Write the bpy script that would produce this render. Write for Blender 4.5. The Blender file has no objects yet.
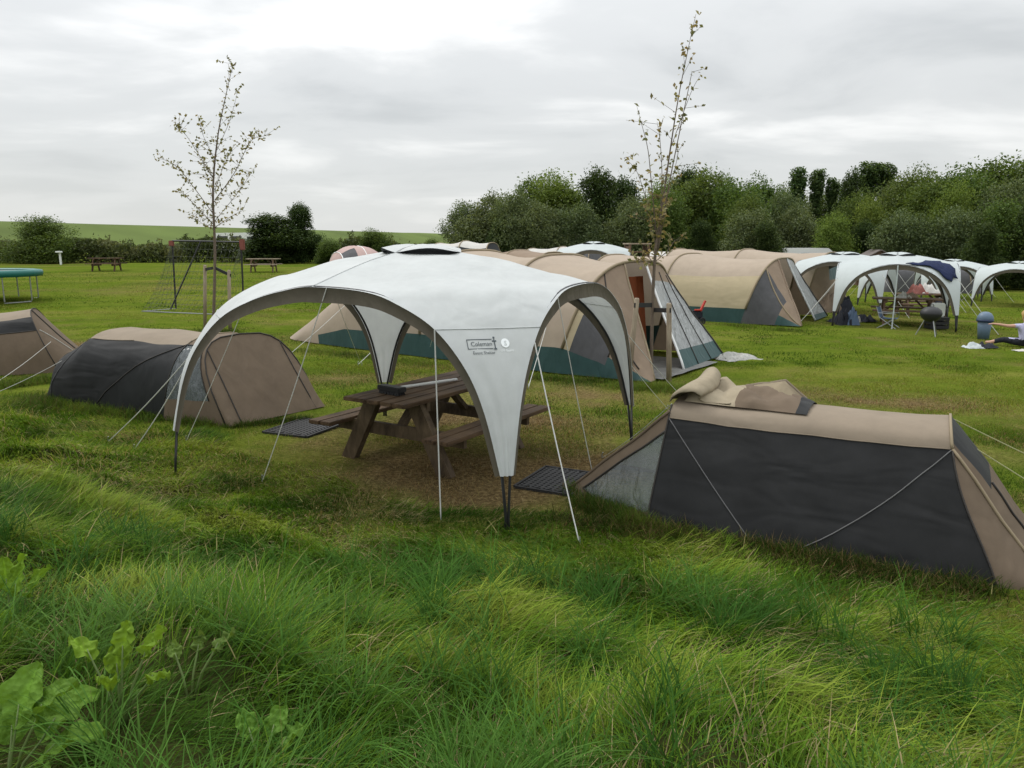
import bpy, bmesh, math, random
import numpy as np
from mathutils import Vector, noise as mnoise
random.seed(7); rng = np.random.default_rng(11)
scene = bpy.context.scene
COL = scene.collection
PI = math.pi

# ------------------------------------------------------------------ view geometry
FPX = 770.0; EYE = 2.3; PITCH = math.atan(141 / 770)
cP, sP = math.cos(PITCH), math.sin(PITCH)

def sm(t):
    t = np.clip(t, 0, 1)
    return t * t * (3 - 2 * t)

def ground_h(x, y):
    x = np.asarray(x, float); y = np.asarray(y, float)
    s = (5.75 - .45 * x + .32 * np.clip(-x - 1, 0, 6) - y) / 1.097
    b = .62 * sm((s + .2) / 5.2) + .17 * sm((s - .1) / 1.2) * sm((y - .8) / 1.2) * (np.sin(x * 2.3 + 1.7 * np.sin(y * 1.3)) * np.sin(y * 2.6 + 1.3 * np.sin(x * 1.7 + 2)) * .6 + .5 * np.sin(x * 4.7 + 3 * np.sin(y * 2.1)) * np.sin(y * 5.1 + x))
    return b + .7 * sm((y - 14) / 34) * sm((2 - x) / 16) - .45 * sm((x - 9) / 10) * sm((y - 17) / 15)

def gh(x, y):
    return float(ground_h(x, y))

def ray(u, v):
    a = (u - 512) / FPX; b = (384 - v) / FPX
    return (a, cP + b * sP, -sP + b * cP)

def G(u, v):                       # where a sight line meets the lawn
    r = ray(u, v); t = .5
    while t < 300:
        if EYE + r[2] * t <= gh(r[0] * t, r[1] * t):
            break
        t *= 1.004
    return Vector((r[0] * t, r[1] * t, gh(r[0] * t, r[1] * t)))

def at(u, v, y):                   # point on a sight line at a known distance
    r = ray(u, v); t = y / r[1]
    return Vector((r[0] * t, y, EYE + r[2] * t))

# value noise for numpy arrays
_tab = rng.random((256, 256))
def vnoise(x, y):
    x = np.asarray(x, float); y = np.asarray(y, float)
    xi = np.floor(x).astype(int); yi = np.floor(y).astype(int)
    fx = x - xi; fy = y - yi
    fx = fx * fx * (3 - 2 * fx); fy = fy * fy * (3 - 2 * fy)
    a = _tab[xi & 255, yi & 255]; b = _tab[(xi + 1) & 255, yi & 255]
    c = _tab[xi & 255, (yi + 1) & 255]; d = _tab[(xi + 1) & 255, (yi + 1) & 255]
    return (a * (1 - fx) + b * fx) * (1 - fy) + (c * (1 - fx) + d * fx) * fy
def fbm(x, y, o=3):
    s = 0; w = .5; t = 0
    for k in range(o):
        s = s + w * vnoise(x * 2 ** k + 17 * k, y * 2 ** k + 5 * k); t += w; w *= .5
    return s / t

# ------------------------------------------------------------------ object helpers
def tag(o, label=None, cat=None, group=None, kind=None):
    if label: o['label'] = label
    if cat: o['category'] = cat
    if group: o['group'] = group
    if kind: o['kind'] = kind
    return o

def thing(name, label, cat, loc=(0, 0, 0), rz=0, group=None):
    o = bpy.data.objects.new(name, None); COL.objects.link(o)
    o.empty_display_size = .2
    o.location = loc; o.rotation_euler = (0, 0, rz)
    return tag(o, label, cat, group)

class MB:
    def __init__(s): s.v = []; s.f = []; s.m = []
    def add(s, vs, fs, mi=0):
        b = len(s.v); s.v += [tuple(p) for p in vs]
        s.f += [tuple(i + b for i in f) for f in fs]; s.m += [mi] * len(fs)
        return s
    def box(s, c, d, rz=0, rx=0, ry=0, bev=0, mi=0):
        from mathutils import Euler
        M = Euler((rx, ry, rz)).to_matrix(); c = Vector(c)
        x, y, z = d[0] / 2, d[1] / 2, d[2] / 2
        if bev <= 0:
            pts = [(i, j, k) for i in (-x, x) for j in (-y, y) for k in (-z, z)]
            return s.add([c + M @ Vector(p) for p in pts],
                         [(0, 1, 3, 2), (4, 6, 7, 5), (0, 4, 5, 1), (2, 3, 7, 6), (0, 2, 6, 4), (1, 5, 7, 3)], mi)
        bm = bmesh.new(); bmesh.ops.create_cube(bm, size=1)
        for q in bm.verts: q.co = Vector((q.co.x * d[0], q.co.y * d[1], q.co.z * d[2]))
        bmesh.ops.bevel(bm, geom=list(bm.edges), offset=bev, segments=2, affect='EDGES')
        bm.verts.index_update()
        s.add([c + M @ q.co for q in bm.verts], [[q.index for q in f.verts] for f in bm.faces], mi)
        bm.free(); return s
    def beam(s, a, b, w, t, up=(0, 0, 1), bev=0, mi=0):      # box from a to b, width w across, t along 'up'
        a = Vector(a); b = Vector(b); d = (b - a); L = d.length; d.normalize()
        u = Vector(up); sd = d.cross(u)
        if sd.length < 1e-4: sd = d.cross(Vector((1, 0, 0)))
        sd.normalize(); u = sd.cross(d).normalized()
        pts = []
        for q in (a, b):
            for i, j in ((-1, -1), (1, -1), (1, 1), (-1, 1)):
                pts.append(q + sd * (i * w / 2) + u * (j * t / 2))
        fs = [(3, 2, 1, 0), (4, 5, 6, 7)] + [(i, (i + 1) % 4, (i + 1) % 4 + 4, i + 4) for i in range(4)]
        return s.add(pts, fs, mi)
    def tube(s, pts, r, n=6, cap=True, mi=0):
        pts = [Vector(p) for p in pts]; rs = r if hasattr(r, '__len__') else [r] * len(pts)
        vs = []; N = None
        for i, p in enumerate(pts):
            d = (pts[min(i + 1, len(pts) - 1)] - pts[max(i - 1, 0)]).normalized()
            if N is None:
                N = d.cross(Vector((0, 0, 1)))
                if N.length < .05: N = d.cross(Vector((1, 0, 0)))
            N = (N - d * N.dot(d)).normalized(); B = d.cross(N)
            for k in range(n):
                a = 2 * PI * k / n
                vs.append(p + (N * math.cos(a) + B * math.sin(a)) * rs[i])
        fs = []
        for i in range(len(pts) - 1):
            for k in range(n):
                fs.append((i * n + k, i * n + (k + 1) % n, (i + 1) * n + (k + 1) % n, (i + 1) * n + k))
        if cap:
            fs.append(tuple(range(n))[::-1]); fs.append(tuple(range((len(pts) - 1) * n, len(pts) * n)))
        return s.add(vs, fs, mi)
    def lathe(s, prof, c=(0, 0, 0), n=20, mi=0):              # prof: (radius, z)
        vs = []; fs = []
        for r, z in prof:
            for k in range(n):
                a = 2 * PI * k / n; vs.append((c[0] + r * math.cos(a), c[1] + r * math.sin(a), c[2] + z))
        for i in range(len(prof) - 1):
            for k in range(n):
                fs.append((i * n + k, i * n + (k + 1) % n, (i + 1) * n + (k + 1) % n, (i + 1) * n + k))
        return s.add(vs, fs, mi)
    def grid(s, P, mi=0):
        ni = len(P); nj = len(P[0])
        return s.add([p for r in P for p in r],
                     [(i * nj + j, (i + 1) * nj + j, (i + 1) * nj + j + 1, i * nj + j + 1) for i in range(ni - 1) for j in range(nj - 1)], mi)
    def build(s, name, mat, parent=None, smooth=False, merge=0):
        me = bpy.data.meshes.new(name); me.from_pydata(s.v, [], s.f)
        mats = mat if isinstance(mat, (list, tuple)) else [mat]
        for m in mats: me.materials.append(m)
        if len(mats) > 1: me.polygons.foreach_set('material_index', s.m)
        if merge:
            bm = bmesh.new(); bm.from_mesh(me); bmesh.ops.remove_doubles(bm, verts=bm.verts, dist=merge)
            bm.to_mesh(me); bm.free()
        if smooth: me.polygons.foreach_set('use_smooth', [True] * len(me.polygons))
        me.update()
        o = bpy.data.objects.new(name, me); COL.objects.link(o)
        if parent: o.parent = parent
        return o

def copy_tree(o, parent=None):
    c = o.copy(); COL.objects.link(c); c.parent = parent
    for ch in list(o.children): copy_tree(ch, c)
    return c

def catmull(pts, n):
    pts = [Vector(p) for p in pts]; out = []
    for i in range(len(pts) - 1):
        p0 = pts[max(i - 1, 0)]; p1 = pts[i]; p2 = pts[i + 1]; p3 = pts[min(i + 2, len(pts) - 1)]
        for k in range(n):
            t = k / n
            out.append(.5 * ((2 * p1) + (p2 - p0) * t + (2 * p0 - 5 * p1 + 4 * p2 - p3) * t * t + (3 * p1 - p0 - 3 * p2 + p3) * t ** 3))
    out.append(pts[-1]); return out

# ------------------------------------------------------------------ materials
def newmat(name):
    m = bpy.data.materials.new(name); m.use_nodes = True
    nt = m.node_tree; nt.nodes.clear()
    return m, nt, nt.nodes, nt.links

def plain(name, col, rough=.6, metal=0, var=.12, scale=6, bump=0, bscale=40, spec=.4):
    m, nt, N, L = newmat(name)
    o = N.new('ShaderNodeOutputMaterial'); b = N.new('ShaderNodeBsdfPrincipled')
    tc = N.new('ShaderNodeTexCoord'); nz = N.new('ShaderNodeTexNoise'); nz.inputs['Scale'].default_value = scale
    nz.inputs['Detail'].default_value = 5
    hs = N.new('ShaderNodeMix'); hs.data_type = 'RGBA'
    hs.inputs[6].default_value = (*[c * (1 - var) for c in col], 1); hs.inputs[7].default_value = (*[min(1, c * (1 + var)) for c in col], 1)
    L.new(tc.outputs['Object'], nz.inputs['Vector']); L.new(nz.outputs['Fac'], hs.inputs[0]); L.new(hs.outputs[2], b.inputs['Base Color'])
    b.inputs['Roughness'].default_value = rough; b.inputs['Metallic'].default_value = metal
    b.inputs['Specular IOR Level'].default_value = spec
    if bump:
        n2 = N.new('ShaderNodeTexNoise'); n2.inputs['Scale'].default_value = bscale; n2.inputs['Detail'].default_value = 6
        bp = N.new('ShaderNodeBump'); bp.inputs['Strength'].default_value = bump; bp.inputs['Distance'].default_value = .02
        L.new(tc.outputs['Object'], n2.inputs['Vector']); L.new(n2.outputs['Fac'], bp.inputs['Height']); L.new(bp.outputs[0], b.inputs['Normal'])
    L.new(b.outputs[0], o.inputs[0]); return m

def fabric(name, col, trans=.25, rough=.75, var=.1, wr=.35, wscale=2.2, stretch=(1, 1, .35), spec=.3, glass=0):
    """woven cloth: soft wrinkles (stretched noise), fine weave, some light through it"""
    m, nt, N, L = newmat(name)
    o = N.new('ShaderNodeOutputMaterial'); b = N.new('ShaderNodeBsdfPrincipled')
    tc = N.new('ShaderNodeTexCoord'); mp = N.new('ShaderNodeMapping'); mp.inputs['Scale'].default_value = stretch
    L.new(tc.outputs['Object'], mp.inputs['Vector'])
    n1 = N.new('ShaderNodeTexNoise'); n1.inputs['Scale'].default_value = wscale; n1.inputs['Detail'].default_value = 2; n1.inputs['Distortion'].default_value = .6
    L.new(mp.outputs[0], n1.inputs['Vector'])
    n2 = N.new('ShaderNodeTexNoise'); n2.inputs['Scale'].default_value = 3.2; n2.inputs['Detail'].default_value = 8; n2.inputs['Roughness'].default_value = .7
    L.new(tc.outputs['Object'], n2.inputs['Vector'])
    n3 = N.new('ShaderNodeTexNoise'); n3.inputs['Scale'].default_value = 260; L.new(tc.outputs['Object'], n3.inputs['Vector'])
    mx = N.new('ShaderNodeMix'); mx.data_type = 'RGBA'
    mx.inputs[6].default_value = (*[c * (1 - var) for c in col], 1); mx.inputs[7].default_value = (*[min(1, c * (1 + var)) for c in col], 1)
    rm = N.new('ShaderNodeMapRange'); rm.inputs[1].default_value = .3; rm.inputs[2].default_value = .7
    L.new(n2.outputs['Fac'], rm.inputs[0]); L.new(rm.outputs[0], mx.inputs[0])
    bp = N.new('ShaderNodeBump'); bp.inputs['Strength'].default_value = wr; bp.inputs['Distance'].default_value = .06
    b2 = N.new('ShaderNodeBump'); b2.inputs['Strength'].default_value = .12; b2.inputs['Distance'].default_value = .004
    L.new(n1.outputs['Fac'], bp.inputs['Height']); L.new(n3.outputs['Fac'], b2.inputs['Height']); L.new(bp.outputs[0], b2.inputs['Normal'])
    L.new(mx.outputs[2], b.inputs['Base Color']); L.new(b2.outputs[0], b.inputs['Normal'])
    b.inputs['Roughness'].default_value = rough; b.inputs['Specular IOR Level'].default_value = spec
    sh = b.outputs[0]
    if trans:
        t = N.new('ShaderNodeBsdfTranslucent'); L.new(mx.outputs[2], t.inputs[0]); L.new(bp.outputs[0], t.inputs['Normal'])
        ms = N.new('ShaderNodeMixShader'); ms.inputs[0].default_value = trans
        L.new(sh, ms.inputs[1]); L.new(t.outputs[0], ms.inputs[2]); sh = ms.outputs[0]
    if glass:
        t = N.new('ShaderNodeBsdfTransparent'); t.inputs[0].default_value = (.9, .92, .93, 1)
        ms = N.new('ShaderNodeMixShader'); ms.inputs[0].default_value = glass
        L.new(sh, ms.inputs[1]); L.new(t.outputs[0], ms.inputs[2]); sh = ms.outputs[0]
    L.new(sh, o.inputs[0]); return m

def leafy(name, rough=.5, trans=.35, gain=1.0, hue=0, spec=.2, crinkle=0):
    m, nt, N, L = newmat(name)
    o = N.new('ShaderNodeOutputMaterial'); b = N.new('ShaderNodeBsdfPrincipled'); t = N.new('ShaderNodeBsdfTranslucent')
    at_ = N.new('ShaderNodeAttribute'); at_.attribute_name = 'Col'
    oi = N.new('ShaderNodeObjectInfo'); hs = N.new('ShaderNodeHueSaturation')
    mr = N.new('ShaderNodeMapRange'); mr.inputs[3].default_value = .5 - hue; mr.inputs[4].default_value = .5 + hue
    L.new(oi.outputs['Random'], mr.inputs[0]); L.new(mr.outputs[0], hs.inputs['Hue'])
    hs.inputs['Value'].default_value = gain
    L.new(at_.outputs['Color'], hs.inputs['Color'])
    L.new(hs.outputs[0], b.inputs['Base Color'])
    ml = N.new('ShaderNodeMix'); ml.data_type = 'RGBA'; ml.blend_type = 'MULTIPLY'; ml.inputs[0].default_value = 1
    ml.inputs[7].default_value = (1.25, 1.2, .6, 1); L.new(hs.outputs[0], ml.inputs[6]); L.new(ml.outputs[2], t.inputs[0])
    b.inputs['Roughness'].default_value = rough; b.inputs['Specular IOR Level'].default_value = spec
    if crinkle:
        tc = N.new('ShaderNodeTexCoord'); vo = N.new('ShaderNodeTexVoronoi'); vo.inputs['Scale'].default_value = 55; L.new(tc.outputs['Object'], vo.inputs['Vector'])
        bp = N.new('ShaderNodeBump'); bp.inputs['Strength'].default_value = crinkle; bp.inputs['Distance'].default_value = .01
        L.new(vo.outputs['Distance'], bp.inputs['Height']); L.new(bp.outputs[0], b.inputs['Normal']); L.new(bp.outputs[0], t.inputs['Normal'])
    ms = N.new('ShaderNodeMixShader'); ms.inputs[0].default_value = trans
    L.new(b.outputs[0], ms.inputs[1]); L.new(t.outputs[0], ms.inputs[2]); L.new(ms.outputs[0], o.inputs[0]); return m

def wood(name, a, c, scale=(1, 14, 14), rough=.75):
    m, nt, N, L = newmat(name)
    o = N.new('ShaderNodeOutputMaterial'); b = N.new('ShaderNodeBsdfPrincipled'); tc = N.new('ShaderNodeTexCoord')
    mp = N.new('ShaderNodeMapping'); mp.inputs['Scale'].default_value = scale; L.new(tc.outputs['Object'], mp.inputs['Vector'])
    nz = N.new('ShaderNodeTexNoise'); nz.inputs['Scale'].default_value = 3; nz.inputs['Detail'].default_value = 8; nz.inputs['Roughness'].default_value = .65
    L.new(mp.outputs[0], nz.inputs['Vector'])
    n2 = N.new('ShaderNodeTexNoise'); n2.inputs['Scale'].default_value = 2.5; n2.inputs['Detail'].default_value = 5; L.new(tc.outputs['Object'], n2.inputs['Vector'])
    ad = N.new('ShaderNodeMath'); ad.operation = 'MULTIPLY_ADD'; ad.inputs[1].default_value = .6; L.new(nz.outputs['Fac'], ad.inputs[0])
    m2 = N.new('ShaderNodeMath'); m2.operation = 'MULTIPLY'; m2.inputs[1].default_value = .5; L.new(n2.outputs['Fac'], m2.inputs[0]); L.new(m2.outputs[0], ad.inputs[2])
    cr = N.new('ShaderNodeValToRGB'); cr.color_ramp.elements[0].position = .38; cr.color_ramp.elements[1].position = .68
    cr.color_ramp.elements[0].color = (*a, 1); cr.color_ramp.elements[1].color = (*c, 1)
    L.new(ad.outputs[0], cr.inputs[0]); L.new(cr.outputs[0], b.inputs['Base Color'])
    bp = N.new('ShaderNodeBump'); bp.inputs['Strength'].default_value = .5; bp.inputs['Distance'].default_value = .01
    L.new(nz.outputs['Fac'], bp.inputs['Height']); L.new(bp.outputs[0], b.inputs['Normal'])
    b.inputs['Roughness'].default_value = rough; b.inputs['Specular IOR Level'].default_value = .25; L.new(b.outputs[0], o.inputs[0]); return m

M = {}
M['canopy'] = fabric('canopy_cloth', (.625, .65, .648), trans=.3, rough=.55, var=.07, wr=.6, wscale=2.6, stretch=(1, 1, .5), spec=.35)
M['canopy_far'] = fabric('canopy_cloth_far', (.58, .63, .635), trans=.3, rough=.6, var=.05, wr=.3, wscale=1.6, stretch=(1, 1, .6))
M['taupe'] = fabric('taupe_lining', (.115, .1, .075), trans=.15, var=.15, wr=.5, wscale=7)
M['pole'] = plain('black_pole', (.018, .018, .02), rough=.4)
M['mesh_dark'] = plain('dark_mesh', (.02, .022, .024), rough=.9)
M['rope'] = plain('white_rope', (.55, .55, .52), rough=.8, scale=60)
M['rope_y'] = plain('yellow_rope', (.4, .4, .22), rough=.8, scale=60)
M['charcoal'] = fabric('charcoal_canvas', (.0115, .012, .0125), trans=0, rough=.62, var=.35, wr=.6, wscale=2.2, stretch=(.5, .5, 1.7), spec=.22)
M['black_canvas'] = fabric('black_canvas', (.011, .012, .0125), trans=0, rough=.65, var=.2, wr=.5, wscale=3)
M['sand'] = fabric('sand_canvas', (.245, .2, .15), trans=.08, rough=.85, var=.1, wr=.4, wscale=2.2, stretch=(1, 1, 1.5), spec=.2)
M['brown'] = fabric('brown_canvas', (.15, .113, .08), trans=.1, rough=.85, var=.12, wr=.5, wscale=2.6, stretch=(1.4, 1.4, .5), spec=.2)
M['beige'] = fabric('beige_canvas', (.42, .345, .27), trans=.2, rough=.85, var=.07, wr=.4, wscale=1.3, stretch=(1, 1, .8), spec=.2)
M['tan'] = fabric('tan_canvas', (.27, .205, .15), trans=.15, rough=.85, var=.1, wr=.5, wscale=1.8, stretch=(1.5, 1.5, .5), spec=.2)
M['yellow'] = fabric('straw_canvas', (.5, .42, .28), trans=.2, rough=.85, var=.06, wr=.45, wscale=1.5, stretch=(.7, .7, 2), spec=.2)
M['teal'] = fabric('teal_skirt', (.03, .07, .069), trans=0, rough=.5, var=.15, wr=.5, wscale=4)
M['mesh_grey'] = fabric('grey_mesh', (.085, .085, .09), trans=.1, rough=.8, var=.15, wr=.6, wscale=4, stretch=(1, 1, .4))
M['clear'] = fabric('clear_film', (.5, .53, .54), trans=.2, rough=.22, var=.1, wr=.9, wscale=7, stretch=(1.2, 1.2, .5), spec=.7, glass=.28)
M['film'] = fabric('frosted_film', (.17, .19, .195), trans=.12, rough=.22, var=.2, wr=.8, wscale=5, stretch=(1.8, 1.8, .5), spec=.6, glass=.38)
M['cream'] = fabric('cream_canvas', (.32, .27, .19), trans=.1, rough=.85, var=.12, wr=.6, wscale=5)
M['cream_dark'] = fabric('lined_canvas', (.25, .205, .135), trans=.1, rough=.85, var=.15, wr=.6, wscale=6)
M['pink'] = fabric('pink_canvas', (.5, .36, .33), trans=.2, var=.07)
M['white_cloth'] = fabric('white_cloth', (.62, .6, .56), trans=.25, var=.05)
M['orange'] = fabric('orange_cloth', (.26, .07, .025), trans=.3, var=.1)
M['wood_dark'] = wood('weathered_dark_wood', (.026, .015, .009), (.145, .09, .05))
M['wood_frame'] = wood('mossy_frame_wood', (.03, .02, .012), (.13, .092, .055), scale=(6, 6, 2))
M['wood_far'] = wood('brown_far_wood', (.06, .035, .022), (.2, .13, .085))
M['stake'] = wood('pale_stake_wood', (.15, .115, .08), (.36, .3, .22), scale=(12, 12, 1))
M['bark'] = plain('bark', (.11, .09, .07), rough=.9, var=.4, scale=14, bump=.6)
M['bark_young'] = plain('young_bark', (.13, .1, .075), rough=.85, var=.3, scale=20, bump=.4)
M['rubber'] = plain('black_rubber', (.014, .014, .015), rough=.6, var=.3)
M['black'] = plain('black_plastic', (.02, .02, .022), rough=.5)
M['galv'] = plain('galvanised_tube', (.3, .31, .31), rough=.4, metal=.8)
M['green_pad'] = plain('green_pad', (.01, .12, .105), rough=.45)
M['red'] = plain('red_plastic', (.4, .03, .02), rough=.4)
M['redfade'] = plain('faded_red', (.2, .06, .045), rough=.6)
M['white'] = plain('white_paint', (.72, .73, .72), rough=.4, var=.05)
M['glassdark'] = plain('dark_glass', (.02, .025, .03), rough=.1, spec=.8)
M['bin'] = plain('blue_grey_plastic', (.1, .15, .215), rough=.45)
M['bin_dark'] = plain('dark_blue_plastic', (.02, .035, .08), rough=.5)
M['navy'] = fabric('navy_towel', (.012, .02, .06), trans=0, rough=.95, var=.2, wr=.8, wscale=8)
M['denim'] = fabric('blue_cloth', (.09, .13, .2), trans=0, rough=.9, wr=.8, wscale=9)
M['lilac'] = fabric('lilac_shirt', (.45, .44, .62), trans=0, rough=.9, wr=.6, wscale=14)
M['darkcloth'] = fabric('dark_cloth', (.02, .022, .03), trans=0, rough=.95, wr=.8, wscale=12)
M['skin'] = plain('skin', (.48, .28, .2), rough=.5, var=.06)
M['hair'] = plain('fair_hair', (.42, .27, .1), rough=.6, var=.3, scale=40)
M['groundsheet'] = fabric('grey_groundsheet', (.14, .14, .13), trans=0, rough=.55, var=.25, wr=.8, wscale=5)
M['tarp'] = fabric('crumpled_film', (.3, .3, .27), trans=.1, rough=.3, var=.5, wr=1, wscale=12, spec=.6)
M['brick'] = plain('pinkish_boards', (.33, .19, .14), rough=.8, var=.15)
M['roofgrey'] = plain('grey_roof', (.14, .12, .11), rough=.8, var=.25)
M['ink'] = plain('grey_print', (.075, .09, .1), rough=.7)
M['whiteprint'] = plain('white_print', (.85, .88, .88), rough=.6, var=.02)
M['seam'] = plain('grey_piping', (.1, .1, .1), rough=.7)
M['seam_dark'] = plain('dark_piping', (.03, .026, .022), rough=.7)
M['seam_tan'] = plain('tan_piping', (.24, .19, .12), rough=.7)
M['leaf'] = leafy('tree_leaf', trans=.35, hue=.012, spec=.08, gain=1.35)
M['grass'] = leafy('grass_blade', rough=.6, trans=.3, spec=.04)
M['broad'] = leafy('broad_leaf', rough=.6, trans=.3, spec=.1, crinkle=.7)

# ------------------------------------------------------------------ fast coloured meshes (grass, leaves)
def np_mesh(name, V, F, C, mat, parent=None, smooth=False):
    me = bpy.data.meshes.new(name); n = len(V); k = F.shape[1]
    me.vertices.add(n); me.vertices.foreach_set('co', V.astype(np.float32).ravel())
    me.loops.add(F.size); me.loops.foreach_set('vertex_index', F.astype(np.int32).ravel())
    me.polygons.add(len(F)); me.polygons.foreach_set('loop_start', np.arange(0, F.size, k, dtype=np.int32))
    me.update(calc_edges=True)
    ca = me.color_attributes.new('Col', 'FLOAT_COLOR', 'POINT')
    ca.data.foreach_set('color', np.c_[C, np.ones(n)].astype(np.float32).ravel())
    if smooth: me.polygons.foreach_set('use_smooth', np.ones(len(F), bool))
    me.materials.append(mat)
    o = bpy.data.objects.new(name, me); COL.objects.link(o)
    if parent: o.parent = parent
    return o

def blades(base, head, L, th0, bend, w, col, seg=4, tipcol=None):
    """tapering bent blades: returns verts, tris, colours"""
    n = len(base); K = seg
    d = np.c_[np.cos(head), np.sin(head), np.zeros(n)]; sd = np.c_[-np.sin(head), np.cos(head), np.zeros(n)]
    tw = rng.normal(0, .5, n)[:, None]; sd = sd * np.cos(tw) + d * np.sin(tw)
    V = np.zeros((n, 2 * K + 1, 3)); C = np.zeros((n, 2 * K + 1, 3)); p = base.copy()
    for i in range(K + 1):
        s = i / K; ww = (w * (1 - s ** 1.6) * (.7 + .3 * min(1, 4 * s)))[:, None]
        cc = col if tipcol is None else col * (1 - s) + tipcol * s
        if i < K:
            V[:, 2 * i] = p - sd * ww; V[:, 2 * i + 1] = p + sd * ww; C[:, 2 * i] = cc; C[:, 2 * i + 1] = cc
        else:
            V[:, 2 * K] = p; C[:, 2 * K] = cc
        th = th0 + bend * (s + .5 / K)
        p = p + (L / K)[:, None] * (d * np.sin(th)[:, None] + np.array([0, 0, 1]) * np.cos(th)[:, None])
    T = []
    for i in range(K - 1):
        a = 2 * i; T += [(a, a + 1, a + 3), (a, a + 3, a + 2)]
    T.append((2 * K - 2, 2 * K - 1, 2 * K)); T = np.array(T)
    F = (np.arange(n)[:, None, None] * (2 * K + 1) + T[None]).reshape(-1, 3)
    return V.reshape(-1, 3), F, C.reshape(-1, 3)

def join(parts):
    Vs = []; Fs = []; Cs = []; b = 0
    for V, F, C in parts:
        Vs.append(V); Fs.append(F + b); Cs.append(C); b += len(V)
    return np.concatenate(Vs), np.concatenate(Fs), np.concatenate(Cs)

# main shelter corners (near, right, left, far)
SN = Vector((-.02, 5.85, 0)); SR = Vector((1.42, 8.62, 0)); SL = Vector((-3.42, 7.42, 0)); SF = Vector((-1.72, 10.15, 0))

def dry_at(x, y):
    """how worn and straw coloured the turf is (0 lush - 1 bare trodden)"""
    x = np.asarray(x, float); y = np.asarray(y, float)
    n = fbm(x * .9 + 3, y * .9 + 8, 4); n2 = fbm(x * .25 + 40, y * .25 + 9, 3); n3 = fbm(x * 3.1, y * 3.1 + 50, 3)
    def blob(cx, cy, rx, ry, a=0):
        c, s = math.cos(a), math.sin(a); dx = (x - cx) * c + (y - cy) * s; dy = -(x - cx) * s + (y - cy) * c
        return np.clip(1.25 - np.sqrt((dx / rx) ** 2 + (dy / ry) ** 2), 0, 1)
    d = .66 * blob(-.8, 7.5, 2.1, 1.7) + .55 * blob(-1.2, 10.8, 1.3, 1.2) + .5 * blob(-1.9, 9.6, 1.6, .7)
    d = d + .65 * blob(1.1, 9.7, 2.4, .55, -.25) + .6 * blob(5.6, 8.2, 3, .7, -.3) + .55 * blob(4, 11.2, 4, 1.0, -.1) + .16 * blob(.2, 8.0, 3.2, 2.2)
    d = d + .5 * blob(-9.3, 17.0, 4.2, 1.8, .1) + .55 * blob(-5.6, 9.5, 1.5, .35, -.5) + .35 * blob(2.2, 8.0, 1.3, .6)
    d = d + .4 * blob(-2.0, 13, 3, .8) + .35 * blob(15, 24, 8, .8)
    d = d * np.clip(.1 + 2.0 * (n - .15), .15, 1.5) + np.clip((n2 - .56) * 1.6, 0, .3) + np.clip((n3 - .6) * 1.2, 0, .25) + np.clip((n - .6) * 2.0, 0, .35)
    return np.clip(d, 0, 1)

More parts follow.
